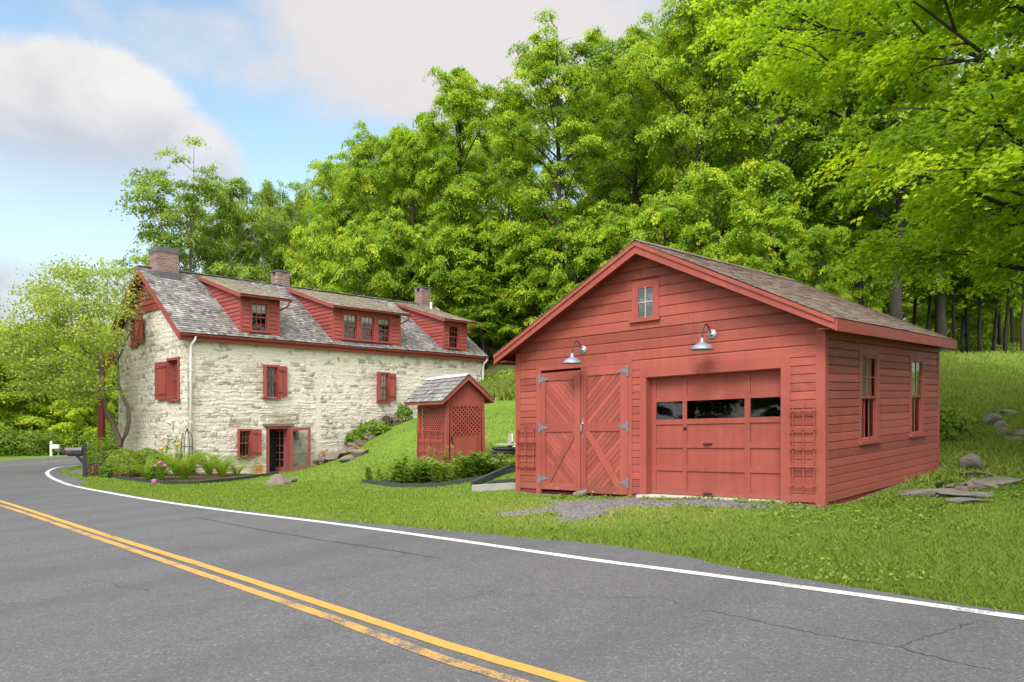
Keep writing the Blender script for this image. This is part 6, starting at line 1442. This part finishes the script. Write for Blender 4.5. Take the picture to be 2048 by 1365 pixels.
for k, (px, py) in enumerate([(1905, 985), (1922, 982), (1938, 984), (1948, 975), (1958, 974), (1965, 978), (1930, 990), (1880, 980)]):
    rock('stone_shard', gpt(px, py) + A(0, .05, .08), .18 + .06 * (k % 3), .07, .06, 250 + k, FLAG if k % 2 else ROCKBR, 'broken stone shard among the flagstones', 'stone', 'shards among the flagstones', .7 + k, .6, .3 * (k % 2))
shrub('slope_bush', gpt(1898, 888) + A(.1, .5, 0), .7, .6, .55, 2600, .13, 'bright green bush growing behind the garage corner', mat=SHRUBL, seed=41, mean=.72, aspect=.65); shrub('slope_bush', gpt(1935, 868) + A(.1, .6, 0), .5, .5, .35, 1300, .12, 'lower bright bush right of the one at the garage corner', mat=SHRUBL, seed=42, mean=.8, aspect=.65)
for k, (px, Y, s) in enumerate([(-40, 48, 1.5), (-5, 48, 1.7), (45, 49, 1.4), (82, 51, 1.5), (135, 54, 1.3), (165, 52, 1.5), (190, 50, 1.6), (225, 48, 1.5)]):
    Y += 3.5; x = xat(px, Y); shrub('verge_bush', (x, Y, zg(x, Y)), s * 1.25, s, s * .85, 2600, .2, 'wild bush on the far verge of the road bend', 'bush', 'wild bushes on the far verge', SHRUBL, 60 + k, mean=.6, low=-.5)
for k, (px, Y) in enumerate([(1880, 46), (1915, 49), (1955, 47), (1990, 50), (2030, 47), (2070, 48), (1840, 48)]):
    x = xat(px, Y); shrub('forest_shrub', (x, Y, zg(x, Y) - .1), 1.5, 1.2, .55 + .2 * (k % 3), 1500, .2, 'low leafy bush among the stems on the crest of the slope', 'bush', 'bushes on the crest of the slope', SHRUBL, 90 + k, mean=.7, low=-.3, shell=.4)
for k, (px, Y) in enumerate([(985, 36), (1005, 35.5), (1022, 36.5), (1040, 35.0), (968, 37.2)]):
    x = xat(px, Y); shrub('weed_clump', (x, Y, zg(x, Y) - .1), .9, .7, .4, 900, .16, 'tall weed clump on the hillside between house and garage', 'weeds', 'weeds on the hillside', SHRUBL, 80 + k, mean=.85, low=-.3)

# ------------------------------------------------------------------ mailboxes and posts
def mailbox():
    Y = 23.4; b = on_ground(169.5, Y); root = empty('mailbox', b, 'black roadside mailbox with a grey lid and red reflector on a braced post', 'mailbox')
    fr = Frame(b, (1, 0.12, 0), (-.12, 1, 0)); h = CZ - (893 - HZ) / F * Y - b[2]; s = Y / F
    mb = MB(); mb.box(fr, -.045, .045, -.045, .045, -.2, h + .02); mb.lathe(fr.p(0, 0, h + .02), (0, 0, 1), [(.06, 0), (.06, .02), (.02, .035), (.035, .07), (.02, .1), (0, .12)], 10); mb.bar(fr.p(-.04, 0, h - .52), fr.p(-.24, 0, h - .28), .07, .07, (0, 1, 0)); mb.box(fr, -.5, -.045, -.03, .03, h - .31, h - .25); mb.build('post', BLACKP, root)
    mb = MB(); z0 = h - .25; n = 10; w = .10
    prof = [(-w, z0), (w, z0), (w, z0 + .13)] + [(w * math.cos(t), z0 + .13 + .075 * math.sin(t)) for t in np.linspace(0, math.pi, n)][1:-1] + [(-w, z0 + .13)]
    mb.prism([fr.p(-.58, y, z) for y, z in prof], [fr.p(-.05, y, z) for y, z in prof]); mb.build('box', BLACKP, root)
    mb = MB(); p2 = [(w * 1.06 * math.cos(t), z0 + .125 + .09 * math.sin(t)) for t in np.linspace(-.1, math.pi + .1, n)]; mb.prism([fr.p(-.55, y, z) for y, z in p2], [fr.p(-.06, y, z) for y, z in p2]); mb.build('lid', GREYMET, root)
    mb = MB(); mb.box(fr, -.5, -.36, -w - .012, -w - .001, z0 + .07, z0 + .12); mb.build('reflector', LENS, root)
mailbox()
def far_mailbox():
    Y = 47.0; b = on_ground(102.5, Y); root = empty('white_mailbox', b, 'white mailbox on a white post across the road bend', 'mailbox'); fr = Frame(b, (1, .05, 0), (-.05, 1, 0)); s = Y / F; h = 27 * s
    mb = MB(); mb.box(fr, -.06, .06, -.06, .06, -.2, h); mb.lathe(fr.p(0, 0, h), (0, 0, 1), [(.085, 0), (.085, .03), (0, .1)], 8); mb.box(fr, .06, .42, -.05, .05, h * .5, h * .56); mb.build('post', WHITEP, root)
    mb = MB(); z0 = h * .56; prof = [(-.11, z0), (.11, z0), (.11, z0 + .14)] + [(.11 * math.cos(t), z0 + .14 + .1 * math.sin(t)) for t in np.linspace(0, math.pi, 8)][1:-1] + [(-.11, z0 + .14)]; mb.prism([fr.p(.0, y, z) for y, z in prof], [fr.p(.5, y, z) for y, z in prof]); mb.build('box', WHITEP, root)
    b2 = on_ground(117, Y); root = empty('grey_newspaper_box', b2, 'small grey box on a short post beside the white mailbox', 'box'); fr = Frame(b2, (1, .05, 0), (-.05, 1, 0)); mb = MB(); mb.box(fr, -.03, .03, -.03, .03, -.2, .25); mb.build('post', OLDWOOD, root); mb = MB(); mb.prism([fr.p(-.17 + .34 * k, -.1, z) for k, z in ((0, .25), (1, .25), (1, .42), (.7, .47), (.3, .47), (0, .42))], [fr.p(-.17 + .34 * k, .2, z) for k, z in ((0, .25), (1, .25), (1, .42), (.7, .47), (.3, .47), (0, .42))]); mb.build('body', GREYMET, root)
far_mailbox()
def red_post():
    Y = 31.5; b = on_ground(203, Y); root = empty('red_post', b, 'tall dark red timber post behind the fruit tree at the gable corner', 'post'); fr = Frame(b, (1, 0, 0), (0, 1, 0)); h = 4.6
    mb = MB(); mb.box(fr, -.11, .11, -.11, .11, -.2, h); mb.box(fr, -.14, .14, -.14, .14, -.2, .25); mb.build('shaft', REDDARK, root); mb = MB(); mb.box(fr, -.2, .9, -.09, .09, h, h + .18); mb.bar(fr.p(.1, 0, h - .6), fr.p(.6, 0, h), .09, .09, (0, 1, 0)); mb.build('bracket', REDDARK, root)
red_post()

# ------------------------------------------------------------------ grass
def grass():
    rng = np.random.default_rng(3)
    def blades(n, y0, y1, x0f, x1f, hgt, wid, name, cond, pw=1.0, tmean=.45, dry=0.0):
        u = rng.random(n * 2); Y = (y0 ** (-pw) + u * (y1 ** (-pw) - y0 ** (-pw))) ** (-1 / pw); X = Y * rng.uniform(x0f, x1f, n * 2); k = cond(X, Y); k &= rng.random(n * 2) < np.clip((y1 - Y) / (.35 * y1), 0, 1) * np.clip((Y - y0) / 1.5 + (y0 < 6), 0, 1); X, Y = X[k][:n], Y[k][:n]; n = len(X); Z = zraw(X, Y) + .05 * (fbm(X * 1.3, Y * 1.3, 4, 21) - .5)
        sc = np.clip(Y / 9, .8, 2.6); pat = fbm(X * .7, Y * .7, 4, 8); H = hgt * rng.uniform(.45, 1.25, n) * (.55 + .9 * pat) * (.75 + .25 * sc); W = wid * sc * rng.uniform(.7, 1.3, n); a = rng.uniform(0, 6.28, n); l = rng.normal(0, .45, (n, 2)) * H[:, None]
        b = np.stack([np.cos(a), np.sin(a), np.zeros(n)], 1) * W[:, None] * .5; P = np.stack([X, Y, Z - .01], 1); mid = P + np.stack([l[:, 0] * .35, l[:, 1] * .35, H * .62], 1); T = P + np.stack([l[:, 0], l[:, 1], H], 1)
        V = np.stack([P - b, P + b, mid + b * .75, T, mid - b * .75], 1).reshape(-1, 3); i = np.arange(n) * 5; Q = np.stack([i, i + 1, i + 2, i + 3, i + 4], 1)
        gu_, gd_ = gar_local(X, Y); dr = np.exp(-(((gu_ - 3.1) / 3.0) ** 2 + ((gd_ + 2.1) / 1.9) ** 2)) * .42 * (rng.random(n) < .7)
        t = np.repeat(np.clip(tmean + .35 * (pat - .5) + rng.normal(0, .13, n) + dr, 0, 1), 5)
        o = np_mesh(name, V, Q, GRASSL, None, t); tag(o, None, None, None, 'stuff'); return o
    HU2 = HOU
    def hou_in(X, Y):
        dx, dy = X - HU2.O[0], Y - HU2.O[1]; u = dx * HU2.U[0] + dy * HU2.U[1]; d = dx * HU2.D[0] + dy * HU2.D[1]; return (u > -.4) & (d > -.5) & (d < HDEP + .3)
    def base(X, Y):
        u, d = gar_local(X, Y); ok = ~inside(ROADPOLY, X, Y) & ~((u > -.05) & (u < GW + .05) & (d > -.08) & (d < GDEP + .05)) & ~hou_in(X, Y)
        g = gravel_at(u, d) + park_gravel(X, Y) + .9 * (fbm(X * 2.6, Y * 2.6, 3, 4) - .5); dr_ = np.exp(-(((u - 3.1) / 2.6) ** 2 + ((d + 2.1) / 1.7) ** 2)) * (fbm(X * 1.9, Y * 1.9, 3, 55) > .42); return ok & (g < .45 + .25 * rng.random(len(X))) & (rng.random(len(X)) > .75 * dr_)
    blades(170000, 5.0, 13.5, -.25, .85, .054, .0075, 'lawn_grass', base, 1.0, .5)
    blades(150000, 11.0, 34, -.72, .75, .034, .012, 'lawn_grass', lambda X, Y: base(X, Y) & (Y > 9.5), .6, .5)
    blades(26000, 22, 46, -.12, .02, .34, .02, 'hillside_grass', lambda X, Y: base(X, Y) & (CZ - 0 > -99) & (zraw(X, Y) > 2.35), .3, .75)
    blades(50000, 14, 40, .5, .8, .11, .014, 'hillside_grass', lambda X, Y: base(X, Y) & (Y > 13.5), .5, .68)
    # thicker fringe over the asphalt edge
    s = rng.random(26000) * (len(REDGE) - 2); k = s.astype(int); f = (s - k)[:, None]; Pp = REDGE[k] * (1 - f) + REDGE[k + 1] * f; T = REDGE[k + 1] - REDGE[k]; T /= np.linalg.norm(T, axis=1)[:, None] + 1e-9; Pp = Pp + np.stack([T[:, 1], -T[:, 0]], 1) * (rng.normal(.03, .06, 26000))[:, None]
    m = (Pp[:, 1] > 4) & (Pp[:, 1] < 34); X, Y = Pp[m, 0], Pp[m, 1]; n = len(X); Z = road_z(X) - .01; H = .055 * rng.uniform(.4, 1.3, n); a = rng.uniform(0, 6.28, n); W = .008 * np.clip(Y / 9, .8, 2.5); b = np.stack([np.cos(a) * W, np.sin(a) * W, 0 * a], 1) * .5; l = rng.normal(0, .5, (n, 2)) * H[:, None]
    P0 = np.stack([X, Y, Z], 1); V = np.stack([P0 - b, P0 + b, P0 + np.stack([l[:, 0], l[:, 1], H], 1)], 1).reshape(-1, 3); tag(np_mesh('verge_grass', V, np.arange(3 * n).reshape(n, 3), GRASSL, None, np.repeat(np.clip(rng.normal(.55, .2, n), 0, 1), 3)), None, None, None, 'stuff')
    # broad leaved weeds in the right hand lawn and on the slope
    n = 9000; Y = rng.uniform(6, 26, n); X = Y * rng.uniform(.05, .8, n); k = base(X, Y) & (fbm(X * .9, Y * .9, 3, 77) > .5); X, Y = X[k], Y[k]; n = len(X); m = n * 4; g = np.repeat(np.arange(n), 4); P = np.stack([X[g] + rng.normal(0, .05, m), Y[g] + rng.normal(0, .05, m), zraw(X, Y)[g] + rng.uniform(.01, .06, m)], 1)
    V, Q = leaf_quads(P, A(0, 0, 1) + .5 * rng.normal(size=(m, 3)), .055 * rng.uniform(.6, 1.3, m) * np.clip(Y[g] / 10, .8, 2), .6, rng); tag(np_mesh('lawn_weeds', V, Q, GRASSL, None, tints(m, 4, rng, .42, .12, .1, g)), None, None, None, 'stuff')
grass()

# ------------------------------------------------------------------ sky, sun, camera
SUN = unit(A(-.22, -.72, .80))
def world():
    w = bpy.data.worlds.new('World'); SC.world = w; w.use_nodes = True; nt = w.node_tree; nt.nodes.clear(); n = N(nt); out = n.new('ShaderNodeOutputWorld'); bg = n.new('ShaderNodeBackground')
    sky = n.new('ShaderNodeTexSky', sky_type='NISHITA'); sky.sun_disc = False; sky.sun_elevation = math.asin(SUN[2]); sky.sun_rotation = math.atan2(SUN[0], SUN[1]); sky.air_density = 1.0; sky.dust_density = .6; sky.ozone_density = 1.6
    d = n.new('ShaderNodeTexCoord').outputs['Generated']
    nz = n.noise(n.scale(d, (1, 1, 1.5)), 4.2, 7, .58, .25); nz2 = n.noise(n.scale(d, (1, 1, 2.2)), 1.5, 5, .55)
    def blob(px, py, sx, sz, k=1.0):
        c = unit(A((px - 1024) / F, 1, -(py - HZ) / F)); v = n.vmath('MULTIPLY', n.vmath('SUBTRACT', d, tuple(c)).outputs[0], (1 / sx, 1 / sx, 1 / sz)).outputs[0]; l = n.vmath('LENGTH', v).outputs['Value']
        return n.math('MULTIPLY', n.mapr(l, 1.0, 0.25), k)
    cov = blob(430, 95, .27, .08, .38)
    for b in ((930, 70, .42, .17, .62), (1250, 60, .5, .2, .5), (830, 205, .15, .07, .40), (60, 590, .36, .07, .40), (300, 720, .7, .13, .46), (1900, 300, .7, .6, .5)):
        cov = n.math('MAXIMUM', cov, blob(*b))
    sep = n.new('ShaderNodeSeparateXYZ'); n.link(d, sep.inputs[0])
    behind = n.math('MULTIPLY', n.mapr(sep.outputs[1], .55, -.1), .35)
    cov = n.math('MAXIMUM', cov, behind)
    m = n.mapr(n.math('ADD', cov, n.math('MULTIPLY', n.math('ADD', n.math('SUBTRACT', nz, .5), n.math('MULTIPLY', n.math('SUBTRACT', n.noise(n.scale(d, (1, 1, 2.0)), 11.0, 6, .6, .4), .5), .5)), .62)), .14, .54)
    puff = n.noise(n.scale(d, (1, 1, 1.2)), 9.0, 6, .55, .3)
    cum = n.math('ADD', n.math('MAXIMUM', blob(165, 250, .165, .125, 1.0), n.math('MAXIMUM', blob(10, 340, .23, .15, 1.0), blob(275, 360, .165, .13, .9))), n.math('ADD', n.math('MULTIPLY', n.math('SUBTRACT', puff, .5), .8), n.math('MULTIPLY', n.math('SUBTRACT', nz, .5), .4)))
    low = n.mapr(sep.outputs[2], .21, .36)
    cm = n.math('MULTIPLY', n.mapr(cum, .2, .46), n.math('ADD', n.math('MULTIPLY', low, .85), .15))
    lit = n.math('ADD', n.math('MULTIPLY', n.math('SUBTRACT', sep.outputs[2], .33), 6.0), n.math('MULTIPLY', n.math('SUBTRACT', puff, .5), 1.6))
    shade = n.math('ADD', n.math('MULTIPLY', n.math('ADD', n.math('MULTIPLY', nz, .6), n.math('MULTIPLY', puff, .5)), .45), n.math('MULTIPLY', n.math('SUBTRACT', sep.outputs[2], .33), 1.6))
    cloud = n.mix(n.mapr(shade, .02, .42), WCLO, WCHI)
    skyc = n.mix(1.0, sky.outputs[0], WSKY, 'MULTIPLY')
    haze = n.mix(n.mapr(sep.outputs[2], .34, .02, 0, .6), skyc, WHAZE)
    c = n.mix(m, haze, cloud)
    c = n.mix(cm, c, n.mix(n.mapr(lit, -.5, .45), WCLO, WTOP))
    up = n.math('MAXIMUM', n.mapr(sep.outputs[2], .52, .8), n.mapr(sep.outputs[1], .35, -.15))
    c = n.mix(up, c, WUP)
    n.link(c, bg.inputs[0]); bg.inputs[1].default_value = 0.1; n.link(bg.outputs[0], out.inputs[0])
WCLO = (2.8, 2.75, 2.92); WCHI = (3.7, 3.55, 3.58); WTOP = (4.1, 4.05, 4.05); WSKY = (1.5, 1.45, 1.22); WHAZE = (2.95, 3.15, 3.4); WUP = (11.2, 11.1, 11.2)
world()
def lights():
    l = bpy.data.lights.new('sun', 'SUN'); l.energy = 1.75; l.angle = R(24); l.color = (1.0, .96, .89)
    o = bpy.data.objects.new('sun', l); COL.objects.link(o); o.rotation_euler = Vector(SUN.tolist()).to_track_quat('Z', 'Y').to_euler()
    cam = bpy.data.cameras.new('camera'); c = bpy.data.objects.new('camera', cam); COL.objects.link(c); c.location = (0, 0, CZ); c.rotation_euler = (R(90), 0, 0)
    cam.sensor_width = 36; cam.lens = 36 * F / 2048; cam.shift_y = (HZ - 682.5) / 2048; cam.clip_end = 3000; cam.clip_start = .1; SC.camera = c
    SC.view_settings.view_transform = 'Standard'; SC.view_settings.look = 'None'; SC.view_settings.exposure = 1.15; SC.view_settings.gamma = 1
    SC.cycles.max_bounces = 7; SC.cycles.diffuse_bounces = 4; SC.cycles.transparent_max_bounces = 8; SC.cycles.use_denoising = True
lights()
